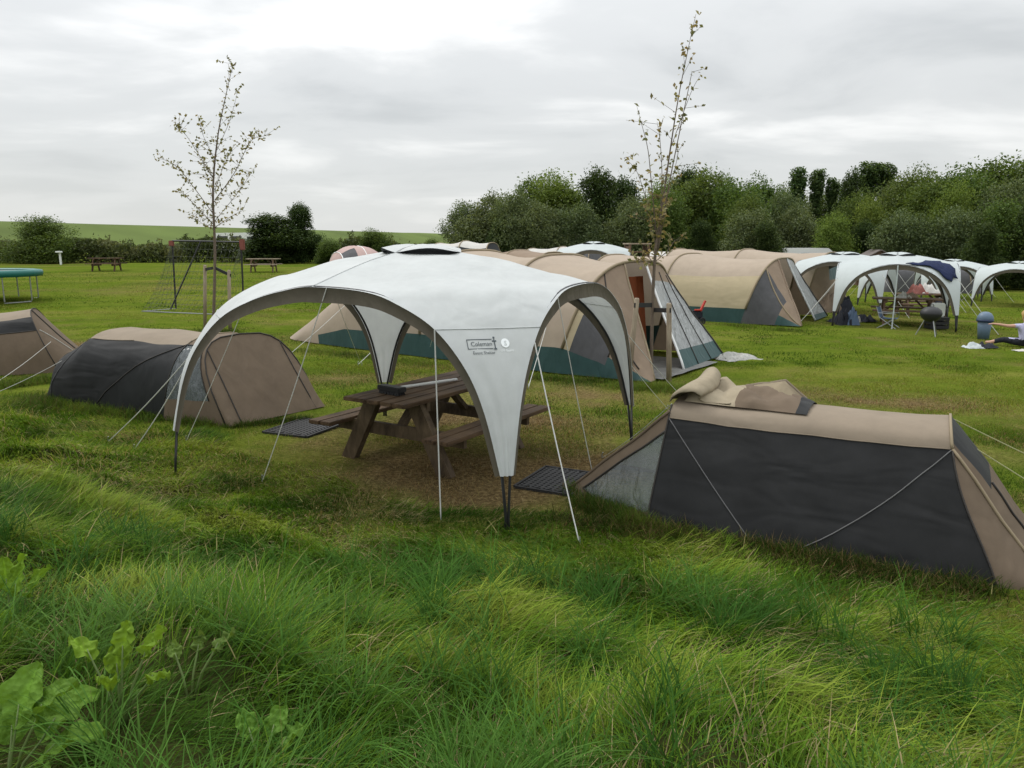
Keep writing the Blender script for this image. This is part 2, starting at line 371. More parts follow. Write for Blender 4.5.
# ------------------------------------------------------------------ ground
def foot_s(x, y): return (5.75 - .45 * x + .32 * np.clip(-np.asarray(x, float) - 1, 0, 6) - y) / 1.097
def make_ground():
    def axis(lo, hi, near_lo, near_hi, step):
        a = list(np.arange(near_lo, near_hi, step)); s = step; x = near_lo
        left = []
        while x > lo: s *= 1.18; x -= s; left.append(x)
        s = step; x = a[-1]; right = []
        while x < hi: s *= 1.18; x += s; right.append(x)
        return np.array(left[::-1] + a + right)
    xs = axis(-900, 900, -11, 13, .12); ys = axis(-60, 2200, .6, 26, .12)
    X, Yv = np.meshgrid(xs, ys, indexing='ij'); Z = ground_h(X, Yv)
    S_ = foot_s(X, Yv)
    near = np.clip(1.3 - np.abs(Yv - 12) / 26, 0, 1)
    Z = Z + near * ((fbm(X * 1.7, Yv * 1.7, 3) - .5) * .045 + (fbm(X * .5 + 9, Yv * .5, 2) - .5) * .05)
    V = np.c_[X.ravel(), Yv.ravel(), Z.ravel()]
    nx, ny = len(xs), len(ys); I = np.arange(nx * ny).reshape(nx, ny)
    F = np.c_[I[:-1, :-1].ravel(), I[1:, :-1].ravel(), I[1:, 1:].ravel(), I[:-1, 1:].ravel()]
    dry = dry_at(V[:, 0], V[:, 1])
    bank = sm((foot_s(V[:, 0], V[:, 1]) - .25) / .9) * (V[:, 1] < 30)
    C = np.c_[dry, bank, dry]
    m, nt, N, L = newmat('lawn_soil')
    o = N.new('ShaderNodeOutputMaterial'); b = N.new('ShaderNodeBsdfPrincipled'); a = N.new('ShaderNodeAttribute'); a.attribute_name = 'Col'
    tc = N.new('ShaderNodeTexCoord')
    def nz(sc, det=5, st=None):
        q = N.new('ShaderNodeTexNoise'); q.inputs['Scale'].default_value = sc; q.inputs['Detail'].default_value = det; q.inputs['Roughness'].default_value = .65
        if st:
            mp = N.new('ShaderNodeMapping'); mp.inputs['Scale'].default_value = st; L.new(tc.outputs['Object'], mp.inputs[0]); L.new(mp.outputs[0], q.inputs['Vector'])
        else: L.new(tc.outputs['Object'], q.inputs['Vector'])
        return q
    n1 = nz(.16, 6, (.7, 2.6, 1)); n2 = nz(2.2, 6); n3 = nz(22, 6)
    def ramp(src, stops):
        r = N.new('ShaderNodeValToRGB'); e = r.color_ramp.elements
        e[0].position, e[0].color = stops[0][0], (*stops[0][1], 1); e[1].position, e[1].color = stops[-1][0], (*stops[-1][1], 1)
        for p, c in stops[1:-1]:
            q = e.new(p); q.color = (*c, 1)
        L.new(src, r.inputs[0]); return r
    g = ramp(n1.outputs['Fac'], [(.34, (.048, .092, .008)), (.47, (.085, .135, .012)), (.57, (.132, .167, .022)), (.7, (.22, .205, .055))])
    g2 = ramp(n2.outputs['Fac'], [(.3, (.046, .075, .008)), (.7, (.155, .17, .028))])
    mg = N.new('ShaderNodeMix'); mg.data_type = 'RGBA'; mg.inputs[0].default_value = .4; L.new(g.outputs[0], mg.inputs[6]); L.new(g2.outputs[0], mg.inputs[7])
    d = ramp(n3.outputs['Fac'], [(.3, (.075, .05, .024)), (.55, (.18, .13, .06)), (.75, (.29, .225, .11))])
    md = N.new('ShaderNodeMix'); md.data_type = 'RGBA'; sc_ = N.new('ShaderNodeSeparateColor'); L.new(a.outputs['Color'], sc_.inputs[0]); L.new(sc_.outputs[0], md.inputs[0]); L.new(mg.outputs[2], md.inputs[6]); L.new(d.outputs[0], md.inputs[7])
    f = N.new('ShaderNodeMix'); f.data_type = 'RGBA'; f.blend_type = 'MULTIPLY'; f.inputs[0].default_value = .6
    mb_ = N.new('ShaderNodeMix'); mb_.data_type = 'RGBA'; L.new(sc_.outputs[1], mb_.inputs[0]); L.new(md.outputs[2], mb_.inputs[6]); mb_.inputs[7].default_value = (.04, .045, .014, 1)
    L.new(mb_.outputs[2], f.inputs[6])
    fr = ramp(n3.outputs['Fac'], [(.25, (.5, .5, .5)), (.7, (1.2, 1.2, 1.2))]); L.new(fr.outputs[0], f.inputs[7])
    L.new(f.outputs[2], b.inputs['Base Color']); b.inputs['Roughness'].default_value = 1; b.inputs['Specular IOR Level'].default_value = .0
    bp = N.new('ShaderNodeBump'); bp.inputs['Strength'].default_value = .8; bp.inputs['Distance'].default_value = .05
    L.new(n3.outputs['Fac'], bp.inputs['Height']); L.new(bp.outputs[0], b.inputs['Normal']); L.new(b.outputs[0], o.inputs[0])
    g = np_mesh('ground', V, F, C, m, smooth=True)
    tag(g, 'green campsite lawn rising to a rough bank', 'ground', kind='structure')

make_ground()

# footprints where no lawn grass grows (tents, mats)
FOOT = []
def in_foot(x, y):
    r = np.zeros(len(x), bool)
    for poly in FOOT:
        c = np.ones(len(x), bool); n = len(poly)
        ar = sum(poly[i][0] * poly[(i + 1) % n][1] - poly[(i + 1) % n][0] * poly[i][1] for i in range(n))
        sg = 1 if ar > 0 else -1
        for i in range(n):
            ax, ay = poly[i][:2]; bx, by = poly[(i + 1) % n][:2]
            c &= sg * ((bx - ax) * (y - ay) - (by - ay) * (x - ax)) > 0
        r |= c
    return r

# ------------------------------------------------------------------ event shelters
ST = [((0, 0), 2.27, 0), ((.5, 0), 2.14, .045), ((1, 0), 1.93, .085), ((1, .2), 1.90, .08), ((1, .4), 1.80, .06), ((1, .60), 1.62, .025),
      ((1, .765), 1.32, .015), ((1, .868), .97, .01), ((1, .95), .475, 0)]
SEAM = 5
def shelter(name, label, quad, zs=1.0, fine=True, group=None, canopy=None, loc=None, rz=0, dz0=(0, 0, 0, 0), es=(1, 1, 1, 1)):
    """quad: near, right, left, far corners in the local frame"""
    n_, r_, l_, f_ = quad
    t = thing(name, label, 'event shelter', loc if loc else (0, 0, 0), rz, group)
    cm = canopy or M['canopy']
    def Q(p, q):
        return (n_ * ((1 - p) * (1 - q)) + r_ * ((1 + p) * (1 - q)) + l_ * ((1 - p) * (1 + q)) + f_ * ((1 + p) * (1 + q))) / 4
    k = 7 if fine else 3; NT = 20 if fine else 8
    ctr = Q(0, 0); SV = 4 if fine else 2            # the roof opening ends at this row
    panels = {}
    cap = MB(); vent = MB()
    for ci, (sp, sq) in enumerate(((-1, -1), (1, -1), (-1, 1), (1, 1))):
        def pt(a, b, z):
            v = Q(sp * a, sq * b); v = Vector((v.x, v.y, z * zs)); return v
        def edge(sw):
            q = []
            for (a_, b_), z, _ in ST:
                b2 = 1 - (1 - b_) * es[ci] if b_ else 0
                q.append(pt(b2, a_, z) if sw else pt(a_, b2, z))
            ph = ST[3]; b2 = -(1 - (1 - ph[0][1]) * es[ci]); pm = pt(b2, 1, ph[1]) if sw else pt(1, b2, ph[1])
            return catmull(q[:3], k)[:-1] + catmull([pm] + q[2:], k)[k:]
        E1, E2 = edge(False), edge(True)
        B = [x.x for x in catmull([Vector((bb, 0, 0)) for *_, bb in ST], k)]
        diag = (Q(sp, sq) - ctr); diag.z = 0; diag.normalize()
        P = []
        for i in range(len(E1)):
            row = []
            up = max(0, 1 - i / (4.2 * k))
            dirn = (diag * (1 - .75 * up) + Vector((0, 0, 1)) * up).normalized()
            for j in range(NT + 1):
                w = j / NT; p = E1[i].lerp(E2[i], w)
                p = p + dirn * (B[i] * (4 * w * (1 - w)) ** (2.4 if i < 2 * k else (1.7 if i < 4 * k else 1.2)))
                if fine and i > 2:
                    g = mnoise.noise(Vector((p.x * 2.1 + ci * 9, p.y * 2.1, p.z * 1.4))) * .02
                    g += mnoise.noise(Vector(((p.x - p.y) * 7 + ci * 5, p.z * 1.5, p.x))) * .006 + .011 * math.sin(w * 19 + 2.5 * math.sin(i * .21 + ci)) * (i / len(E1)) ** 3
                    p = p + dirn * g * math.sin(PI * w) ** .6
                row.append(p)
            P.append(row)
        # the vent: panel starts sagging at row SV, cap springs a little higher
        low = []; top = []
        for j in range(NT + 1):
            w = j / NT; s = 4 * w * (1 - w)
            low.append(P[SV][j] - Vector((0, 0, .042 * s))); top.append(P[SV][j] + Vector((0, 0, .02 * s)) + diag * .06 * s)
            for dr in range(0, 5 if fine else 2):
                P[SV + dr][j] = P[SV + dr][j] - Vector((0, 0, .042 * s * (1 - dr / 5)))
        cap.grid([[Vector((ctr.x, ctr.y, 2.285 * zs)).lerp(q, f) + Vector((0, 0, .02 * math.sin(PI * f))) for q in top] for f in (0, .33, .66, 1)])
        vent.grid([top, [a.lerp(b, .5) - diag * .05 for a, b in zip(low, top)], low])
        mb = MB().grid(P[SV:])
        po = mb.build('canopy_panel', cm, t, smooth=True)
        panels[(sp, sq)] = (P, po, diag)
        # taupe sleeve hanging inside the arches
        for E, side in ((E1, (sp, 0)), (E2, (0, sq))):
            inn = ctr - Q(*side); inn.z = 0; inn.normalize()
            cut = [E[i] for i in range(2 * k, len(E))]; rows = []
            for i, p in enumerate(cut):
                f = i / (len(cut) - 1); wdt = .135 * (1 - f) + .055 * f
                tan = (cut[min(i + 1, len(cut) - 1)] - cut[max(i - 1, 0)]).normalized()
                ctrp = Q(*side); perp = inn.cross(tan).normalized()
                mid = Vector((ctrp.x, ctrp.y, .6)); 
                if perp.dot(mid - p) < 0: perp = -perp
                rows.append([p + inn * .004, p + perp * wdt * .5 + inn * .02, p + perp * wdt + inn * .008])
            MB().grid(rows).build('edge_sleeve', M['taupe'], t, smooth=True)
        # leg: two poles that follow the panel edges and meet at the foot
        leg = MB(); foot = Q(sp * .985, sq * .985); foot = Vector((foot.x, foot.y, dz0[ci] - .03))
        for E, side in ((E1, (sp, 0)), (E2, (0, sq))):
            inn = ctr - Q(*side); inn.z = 0; inn.normalize()
            pts = [p + inn * .03 for p in E[2 * k:]]
            leg.tube(pts[::2] + [pts[-1]] + [foot.lerp(pts[-1], .3) + (pts[-1] - foot) * 0 , foot + (pts[-1] - P[-1][NT // 2]) * .35], .0125 if fine else .02, 6 if fine else 4)
        leg.build('leg', M['pole'], t, smooth=True)
        if fine:
            i4 = SEAM * k
            sm_ = MB().tube([q + diag * .004 for q in P[i4]], .004, 5)
            sm_.build('panel_seam', M['canopy'], po, smooth=True)
            MB().tube([q + Vector((0, 0, .001)) for q in E1[SV:2 * k + 1]], .003, 5).build('ridge_seam', M['canopy'], po, smooth=True)
    cap.build('vent_cap', cm, t, smooth=True, merge=.001); vent.build('vent_mesh', M['mesh_dark'], t, smooth=True)
    return t, panels, Q

main, pan, QM = shelter('event_shelter', 'large pale grey open-sided canopy over the nearest picnic table', (SN, SR, SL, SF),
                        group='event shelters on the lawn', dz0=(0, 0, gh(SL.x, SL.y), 0), es=(.88, .95, 1.08, 1))
# guy ropes of the main shelter: (point on cloth, ground pixel)
def guy(a, b, parent, r=.0045, mat=None, peg=True):
    pts = [a.lerp(b, i / 8) - Vector((0, 0, .03 * math.sin(PI * i / 8))) for i in range(9)]
    o = MB().tube(pts, r, 5).build('guy_rope', mat or M['rope'], parent)
    if peg:
        d = (b - a).normalized()
        MB().tube([b - Vector((0, 0, .05)), b + Vector((0, 0, .04)), b + Vector((0, 0, .055)) - d * .02], .006, 5).build('tent_peg', M['galv'], o)
    return o
Pn = pan[(-1, -1)][0]; Pl = pan[(-1, 1)][0]; Pr = pan[(1, -1)][0]; Pf = pan[(1, 1)][0]
def gq(u, v): p = G(u, v); return p
guy(Pn[35][0].copy(), gq(441, 522), main, .006)                     # beside near panel, left edge
guy(Pn[38][20].copy(), gq(580, 546), main, .0055)
guy(Pn[26][20].copy(), gq(596, 490), main, .004)
guy(Pn[16][0].copy(), gq(262, 482), main, .0045)
guy(Pl[45][20].copy(), gq(108, 442), main, .006)
guy(Pl[47][20].copy(), gq(134, 450), main, .006)
guy(Pl[26][20].copy(), gq(186, 442), main, .004)
guy(Pf[30][0].copy(), gq(429, 352), main, .004)
guy(Pf[30][20].copy(), gq(362, 366), main, .004)
guy(Pr[42][0].copy(), gq(668, 410), main, .004)
guy(Pr[42][20].copy(), gq(700, 415), main, .004)

# printed mark on the near panel
def text_mesh(body, size, bold=False):
    cu = bpy.data.curves.new('lettering', 'FONT'); cu.body = body; cu.size = size; cu.align_x = 'CENTER'; cu.resolution_u = 2
    if bold: cu.offset = size * .025
    tmp = bpy.data.objects.new('lettering', cu); COL.objects.link(tmp)
    bpy.context.view_layer.update()
    dg = bpy.context.evaluated_depsgraph_get(); me = bpy.data.meshes.new_from_object(tmp.evaluated_get(dg))
    vs = [tuple(v.co) for v in me.vertices]; fs = [tuple(p.vertices) for p in me.polygons]
    bpy.data.objects.remove(tmp); bpy.data.curves.remove(cu); bpy.data.meshes.remove(me)
    return vs, fs
def on_panel(x, y):
    """x metres right of panel centre, y metres below the seam, on the near panel (4 mm proud)"""
    P, _, dg = pan[(-1, -1)]; NT = 20; k = 7
    i0 = SEAM * k; a = P[i0][NT // 2]; 
    # walk rows by height
    zt = a.z - y; i = i0
    while i < len(P) - 2 and P[i + 1][NT // 2].z > zt: i += 1
    f = (P[i][NT // 2].z - zt) / max(1e-6, P[i][NT // 2].z - P[i + 1][NT // 2].z)
    row = [P[i][j].lerp(P[i + 1][j], f) for j in range(NT + 1)]
    wid = (row[-1] - row[0]).length; w = max(0, min(.9999, .5 + x / wid)) * NT; j = int(w)
    return row[j].lerp(row[j + 1], w - j) + dg * .006
def print_on(name, vs, fs, ox, oy, mat):
    mb = MB().add([on_panel(ox + x, oy - y) for x, y, *_ in vs], fs)
    return mb.build(name, mat, pan[(-1, -1)][1])
LX = -.095; LY = .13
vs, fs = text_mesh('Coleman', .048, False); print_on('brand_lettering', vs, fs, LX, LY, M['ink'])
vs, fs = text_mesh('Event Shelter', .034, False); print_on('product_lettering', vs, fs, LX + .01, LY + .062, M['ink'])
def rect(x0, y0, x1, y1): return [(x0, y0), (x1, y0), (x1, y1), (x0, y1)]
fr = MB()
for r_ in ((-.115, -.024, .09, -.018), (-.115, .046, .09, .052), (-.115, -.024, -.109, .052), (.104, -.024, .112, .056), (.09, .03, .125, .04), (.097, -.03, .12, -.018), (.1, .056, .116, .068)):
    fr.add([on_panel(LX + x, LY - y) for x, y in rect(*r_)], [(0, 1, 2, 3)])
fr.build('lantern_emblem', M['ink'], pan[(-1, -1)][1])
cx, cy = .1, .1; vs = [(cx + .035 * math.cos(a * PI / 12), .035 * math.sin(a * PI / 12)) for a in range(24)]
print_on('round_emblem', vs, [tuple(range(24))], 0, cy + .012, M['whiteprint'])
vs, fs = text_mesh('S', .05, True); print_on('emblem_lettering', vs, fs, cx, cy + .03, M['canopy']).data.transform(__import__('mathutils').Matrix.Translation(pan[(-1, -1)][2] * .003))
vs, fs = text_mesh('UV Guard', .026); print_on('guard_lettering', vs, fs, cx + .005, cy + .078, M['whiteprint'])

# other shelters: one prototype copied
a = 1.55
proto, pp, _ = shelter('event_shelter', '', [Vector(p) for p in ((-a, -a, 0), (a, -a, 0), (-a, a, 0), (a, a, 0))], zs=.9, fine=False,
                       group='event shelters on the lawn', canopy=M['canopy_far'])
for s in (-1, 1):
    for q in (-1, 1):
        guy(Vector((s * a * .95, q * a * .95, 1.35)), Vector((s * (a + .9), q * (a + .3), .0)), proto, .008, M['rope'], peg=False)
SHL = [(898, 22.4, -25, 'white open-sided canopy with a navy towel thrown over its roof'),
       (846, 27.5, -35, 'white canopy hidden partly behind the canopy with the navy towel, on its left'),
       (905, 33, -30, 'white canopy seen only as a roof above the navy-towel canopy'),
       (955, 39, -20, 'white canopy behind and right of the navy-towel canopy, dark under its arch'),
       (1022, 34.5, -38, 'white canopy at the right picture edge by the dark trees'),
       (594, 35, -10, 'white canopy dome behind the long beige tents, left of the wooden rack')]
SH = []
for i, (u, d, rz, lab) in enumerate(SHL):
    o = proto if i == 0 else copy_tree(proto)
    x = (u - 512) / FPX * d * .985
    o.location = (x, d, gh(x, d) - (.1 if u > 950 else 0) ); o.rotation_euler = (0, 0, math.radians(rz)); o['label'] = lab
    if u == 594: o.scale = (1.05, 1.05, 1.15)
    SH.append(o)

# ------------------------------------------------------------------ tents: lofted hoops
class Loft:
    """hoops given as (x at foot, x at top, height, half width, roundness); straight cloth between them"""
    def __init__(s, hoops, nsub, NT, yc, sag=.04, wr=.006, seed=0):
        s.P = []; s.row = [0]; s.NT = NT
        def hoop(h, j):
            if callable(h): return h(j)
            xb, xt, H, w, rd = h[:5]; t = PI * j / NT; bow = h[5] * math.sin(2 * t) ** 2 if len(h) > 5 else 0
            c = math.cos(t); sn = math.sin(t); sy = math.copysign(abs(c) ** rd, c); sz = sn ** rd if sn > 0 else 0
            return Vector((xb + (xt - xb) * sz + bow, yc - w * sy, H * sz))
        for a in range(len(hoops) - 1):
            n = nsub[a]
            for i in range(n + (1 if a == len(hoops) - 2 else 0)):
                f = i / n; r = []
                for j in range(NT + 1):
                    p = hoop(hoops[a], j).lerp(hoop(hoops[a + 1], j), f)
                    k = (sag[a] if isinstance(sag, (list, tuple)) else sag) * math.sin(PI * f) * math.sin(PI * j / NT)
                    p.z *= 1 - k; p.y = yc + (p.y - yc) * (1 - k * .6)
                    q = mnoise.noise(Vector((p.x * 1.3 + seed, p.y * 2, p.z * 3.5))) + .6 * mnoise.noise(Vector((p.x * 4 + seed, p.y * 4, p.z * 7))) + .8 * mnoise.noise(Vector(((p.x + p.z * 1.2) * 1.1 + seed, (p.z - p.x * .35) * 9, seed)))
                    e = wr * q * math.sin(PI * f) ** .5 if 0 < f < 1 else 0
                    p.y += math.copysign(e, p.y - yc); p.z += e * (p.z > .05)
                    r.append(p)
                s.P.append(r)
            s.row.append(s.row[-1] + n)
    def parts(s, cls, mats, parent):
        D = {}
        for i in range(len(s.P) - 1):
            for j in range(s.NT):
                c = cls(i, j)
                if c is None: continue
                q = [(i, j), (i + 1, j), (i + 1, j + 1), (i, j + 1)]
                if isinstance(c, tuple):
                    k0, k1, flip = c
                    tr = [(q[0], q[1], q[3]), (q[1], q[2], q[3])] if not flip else [(q[0], q[1], q[2]), (q[0], q[2], q[3])]
                    for k, f in zip((k0, k1), tr):
                        if k: D.setdefault(k, []).append(f)
                else: D.setdefault(c, []).append(tuple(q))
        out = {}
        for k, fs in D.items():
            ix = {}; vs = []; ff = []
            for f in fs:
                g = []
                for v in f:
                    if v not in ix: ix[v] = len(vs); vs.append(s.P[v[0]][v[1]])
                    g.append(ix[v])
                ff.append(g)
            nm, mt = mats[k]; out[k] = MB().add(vs, ff).build(nm, mt, parent, smooth=True)
        return out
    def at(s, i, j):
        i0 = int(min(i, len(s.P) - 1.001)); j0 = int(min(j, s.NT - .001)); fi = i - i0; fj = j - j0
        P = s.P; return P[i0][j0].lerp(P[i0 + 1][j0], fi).lerp(P[i0][j0 + 1].lerp(P[i0 + 1][j0 + 1], fi), fj)
    def seam(s, pts, r, parent, mat, name='seam', n=14, off=.006):
        cen = Vector((0, 0, 0)); out = []
        for a in range(len(pts) - 1):
            for k in range(n + 1):
                f = k / n; i = pts[a][0] + (pts[a + 1][0] - pts[a][0]) * f; j = pts[a][1] + (pts[a + 1][1] - pts[a][1]) * f
                p = s.at(i, j); nn = (s.at(i + .05, j) - p).cross(s.at(i, j + .05) - p)
                if nn.length > 0:
                    nn.normalize(); c = Vector((p.x, sum(q.y for q in s.P[int(min(i, len(s.P) - 1))]) / (s.NT + 1), p.z * .3))
                    if nn.dot(p - c) < 0: nn = -nn
                    p = p + nn * off
                out.append(p)
        return MB().tube(out, r, 5).build(name, mat, parent, smooth=True)

def frame(o, e):
    return math.atan2(e[1], e[0])

# --- left small tent (foot end on the left, porch on the right)
def tent_left():
    O = G(49, 400); e = Vector((.897, -.442, 0))
    t = thing('small_tunnel_tent', 'small tent with sand roof, charcoal flank and closed brown porch, left of the nearest canopy', 'tent',
              (O.x - .06, O.y - .12, 0), frame(O, e), 'small tunnel tents')
    NT = 24
    def door_hoop(j):
        t_ = PI * j / NT; c = math.cos(t_); sn = max(0, math.sin(t_)); y = .77 - .75 * math.copysign(abs(c) ** .6, c); z = 1.09 * sn ** .6
        return Vector((3.72 + .17 * y + (3.14 - 3.72) * z / 1.09, y, z))
    def door_foot(j):
        y = .77 - .75 * math.cos(PI * j / NT); return Vector((3.80 + .17 * y, y, .02))
    Lf = Loft([(.05, -.28, .02, .68, 1), (.28, .12, .72, .74, .8), (.7, .88, 1.06, .78, .72), (1.7, 1.8, 1.075, .79, .7), (2.62, 2.86, 1.07, .79, .66), door_hoop, door_foot],
              [5, 6, 10, 14, 8, 6], NT, .77, sag=[.035, .02, .015, .02, .01, .0], wr=.010, seed=2)
    R = Lf.row; jr = 8
    def cls(i, j):
        if i < R[4]:
            if j < jr or j >= NT - jr:
                a0 = R[3] - 5; n = R[4] - a0
                if j < jr and i >= a0:
                    # darker triangle: diagonal from the foot of the mid span to the shoulder of the front hoop
                    # cell grid n x jr; straight boundary in parameter space (stepped cells hidden under the seam)
                    f = (i + .5 - a0) / n; g = (j + .5) / jr
                    return 'dark' if g < f else 'flank'
                return 'flank'
            return 'roof'
        if i >= R[5]: return 'door'
        jj = j if j < NT // 2 else NT - 1 - j
        if 1 <= jj < 8 and i < R[5] - 1: return 'win2' if j >= NT // 2 else 'win'
        return 'porch'
    mats = {'flank': ('flank', M['charcoal']), 'dark': ('flank_gusset', M['black_canvas']), 'roof': ('roof', M['sand']), 'porch': ('porch', M['brown']), 'door': ('door', M['brown']),
            'win': ('window', M['film']), 'win2': ('window', M['film'])}
    Lf.parts(cls, mats, t)
    Lf.seam([(R[3] - 5, 0), (R[4], jr)], .006, t, M['seam_dark'])
    Lf.seam([(R[4], 1), (R[4], jr + 1)], .008, t, M['seam_dark'])
    Lf.seam([(R[4], jr), (R[4], NT - jr)], .008, t, M['seam_tan'], 'hoop_sleeve')
    Lf.seam([(R[5] - 1, 1), (R[5] - 1, 8), (R[4], 8)], .008, t, M['seam_dark'], 'window_edge')
    Lf.seam([(R[5], 0), (R[5], NT)], .010, t, M['seam_dark'], 'door_edge')
    Lf.seam([(R[5], 7), (R[6], 5)], .008, t, M['seam_dark'], 'door_zip'); Lf.seam([(R[5], 17), (R[6], 19)], .008, t, M['seam_dark'], 'door_zip')
    Lf.seam([(R[1], jr), (R[3], jr)], .004, t, M['sand'])
    Lf.seam([(R[1] - 2, 0), (R[2] - 1, jr)], .005, t, M['seam'])
    FOOT.append([t.matrix_basis @ Vector(q) for q in ((0, .05, 0), (3.75, .05, 0), (4.0, 1.5, 0), (0, 1.45, 0))])
    # guy rope at the rear and groundsheet edge under the door
    guy(Vector((.3, .2, .6)), Vector((-.9, -.4, 0)), t, .004)
    return t
TL = tent_left()

# --- right small tent (porch rolled open on the left, rear on the right)
def tent_right():
    O = Vector((3.3, 4.86, 0)); e = Vector((-.874, .486, 0))
    t = thing('small_tunnel_tent', 'small charcoal tent with sand roof and rolled-back door flap, nearest on the right', 'tent',
              (O.x, O.y, 0), frame(O, e), 'small tunnel tents')
    NT = 25; yc = -.8      # local +x runs to the left in the picture, so the camera side is +y... mirrored below
    JS = 8
    def flat_hoop(xb, xt, H, w, bow=0):
        def f(j):
            jj = min(j, NT - j); sg = -1 if j < NT / 2 else 1
            if jj <= JS:
                q = jj / JS; y = w * (1 - .5 * q ** 1.12); z = .85 * H * q
            else:
                g = (jj - JS) / (NT / 2 - JS); y = .5 * w * math.cos(g * PI / 2) ** .8; z = H * (.85 + .15 * math.sin(g * PI / 2) ** .9)
            r = z / H
            return Vector((xb + (xt - xb) * r + bow * math.sin(min(1, r) * PI * .8) ** 2, yc + sg * y, z))
        return f
    Lf = Loft([(-.14, -.34, .02, .76, .9), flat_hoop(.02, .36, .98, .8, .07), flat_hoop(1.3, 1.3, .965, .8), flat_hoop(2.5, 2.46, .98, .8), (2.62, 3.5, .03, .62, .85)],
              [10, 16, 16, 9], NT, yc, sag=[-.06, .01, .01, .02], wr=.014, seed=9)
    # camera side is j near NT (y = yc + w = 0)
    R = Lf.row; jr = 8
    def cls(i, j):
        jj = NT - 1 - j
        if i < R[1]:
            if 9 <= jj < 17 and i > 5: return 'vent'
            if jj < 1: return 'rear'
            return 'rear'
        if i < R[3]: return 'flank' if jj < jr else ('flank2' if j < jr else 'roof')
        ii = i - R[3]; side = jj if jj < NT // 2 else j
        near = jj < NT // 2
        if side >= 9: return None            # doorway, its flap rolled up on the roof
        if ii < 8 and 1 <= side < 7: return 'win' if near else 'win2'
        return 'porch' if near else 'porch2'
    mats = {'flank': ('flank', M['charcoal']), 'flank2': ('flank', M['charcoal']), 'roof': ('roof', M['sand']), 'rear': ('rear_wall', M['brown']), 'vent': ('vent', M['black_canvas']),
            'porch': ('porch', M['brown']), 'porch2': ('porch', M['brown']), 'win': ('window', M['film']), 'win2': ('window', M['film'])}
    Lf.parts(cls, mats, t)
    J = lambda q: NT - q
    Lf.seam([(R[3], J(jr)), (R[3] - 11.5, J(0))], .005, t, M['seam'])
    Lf.seam([(R[1], J(jr)), (R[2] + .5, J(0))], .005, t, M['seam'])
    Lf.seam([(R[3], J(0)), (R[3], J(jr + 2))], .007, t, M['seam_dark'])
    Lf.seam([(R[1], J(0)), (R[1], J(jr))], .007, t, M['seam_dark'])
    Lf.seam([(R[1], J(jr)), (R[1], jr)], .012, t, M['seam_tan'], 'hoop_sleeve')
    Lf.seam([(R[1], J(jr)), (R[3], J(jr))], .004, t, M['sand'])
    Lf.seam([(0, J(6)), (R[1], J(8))], .012, t, M['seam_tan'], 'door_zip')
    Lf.seam([(0, J(10)), (R[1] - 4, J(10))], .009, t, M['seam_dark'], 'door_zip')
    Lf.seam([(R[3], J(9)), (R[4], J(9))], .014, t, M['brown'], 'doorway_hem')
    Lf.seam([(R[3] + 8, J(1)), (R[3] + 8, J(7)), (R[3], J(7))], .01, t, M['seam_dark'], 'window_edge')
    # the rolled-back door: a crumpled pile of folds over the porch end of the ridge
    P = []; na, nb = 44, 30
    for a in range(na + 1):
        r = []; f = a / na
        for b in range(nb + 1):
            g = b / nb; x = 2.38 - 1.0 * f; y = yc + .26 - .8 * g
            q = min(1, abs(y - yc) / .78); roof = .985 * (1 - q ** 2.4) ** .5 - .01 * f
            env = (math.sin(PI * min(1, g * 1.02)) ** .5) * (min(1, f * 9) ** .6) * min(1, (1 - f) * 5) ** .7 * (1 - .55 * f)
            d = f * 1.6 + g * 1.1 + .25 * mnoise.noise(Vector((f * 3, g * 3, 1)))
            fold = abs(math.sin(d * 5.2)) ** .8 * .17 + abs(math.sin((f * 1.1 - g * 1.5) * 6 + 1)) * .06
            z = roof + .012 + env * .55 * (.03 + fold + .05 * mnoise.noise(Vector((f * 5, g * 5, 3))) + .05 * abs(mnoise.noise(Vector((f * 10, g * 10, 3)))) + .03 * mnoise.noise(Vector((f * 17, g * 17, 3))))
            r.append((x + .05 * env * math.sin(g * 9 + f * 4), y + .05 * env * math.sin(f * 13 + g * 5), z))
        P.append(r)
    mb2 = MB().grid(P)
    mb2.m = [(0 if i < 19 else (2 if i > 39 else 1)) for i in range(na) for j in range(nb)]
    o = mb2.build('rolled_door', [M['cream'], M['brown'], M['black_canvas']], t, smooth=True)
    # a loose curl of the door, open at its end, and a stiff panel standing up out of the folds
    prof = catmull([Vector(q) for q in ((2.50, 0, .95), (2.45, 0, 1.07), (2.35, 0, 1.19), (2.25, 0, 1.20), (2.20, 0, 1.12), (2.235, 0, 1.04), (2.17, 0, 1.0), (2.02, 0, 1.01))], 6)
    P = []
    for a, q in enumerate(prof):
        f = a / (len(prof) - 1); r = []
        for b in range(11):
            g = b / 10; hh = .955 + (q.z - .955) * (.45 + .6 * g ** .7)
            r.append((q.x - .05 * g + .03 * math.sin(g * 5 + f * 4), yc + .30 - .46 * g + .05 * math.sin(f * 5), hh + .012 * mnoise.noise(Vector((f * 8, g * 5, 2)))))
        P.append(r)
    o = MB().grid(P).build('door_curl', M['cream'], t, smooth=True); md = o.modifiers.new('cloth', 'SOLIDIFY'); md.thickness = .008
    P = []
    for a in range(15):
        f = a / 14
        hgt = .02 + .19 * min(1, f / .72) * (1 if f < .72 else 1 - .75 * (f - .72) / .28)
        P.append([(2.12 - .62 * f - .04 * g_, yc + .20 - .36 * g_ - .08 * f, .93 + hgt * g_ ** 1.2 + .05 * (1 - f) + .02 * math.sin(g_ * 7 + f * 5) + .01 * mnoise.noise(Vector((f * 7, g_ * 5, 8)))) for g_ in [q / 10 for q in range(11)]])
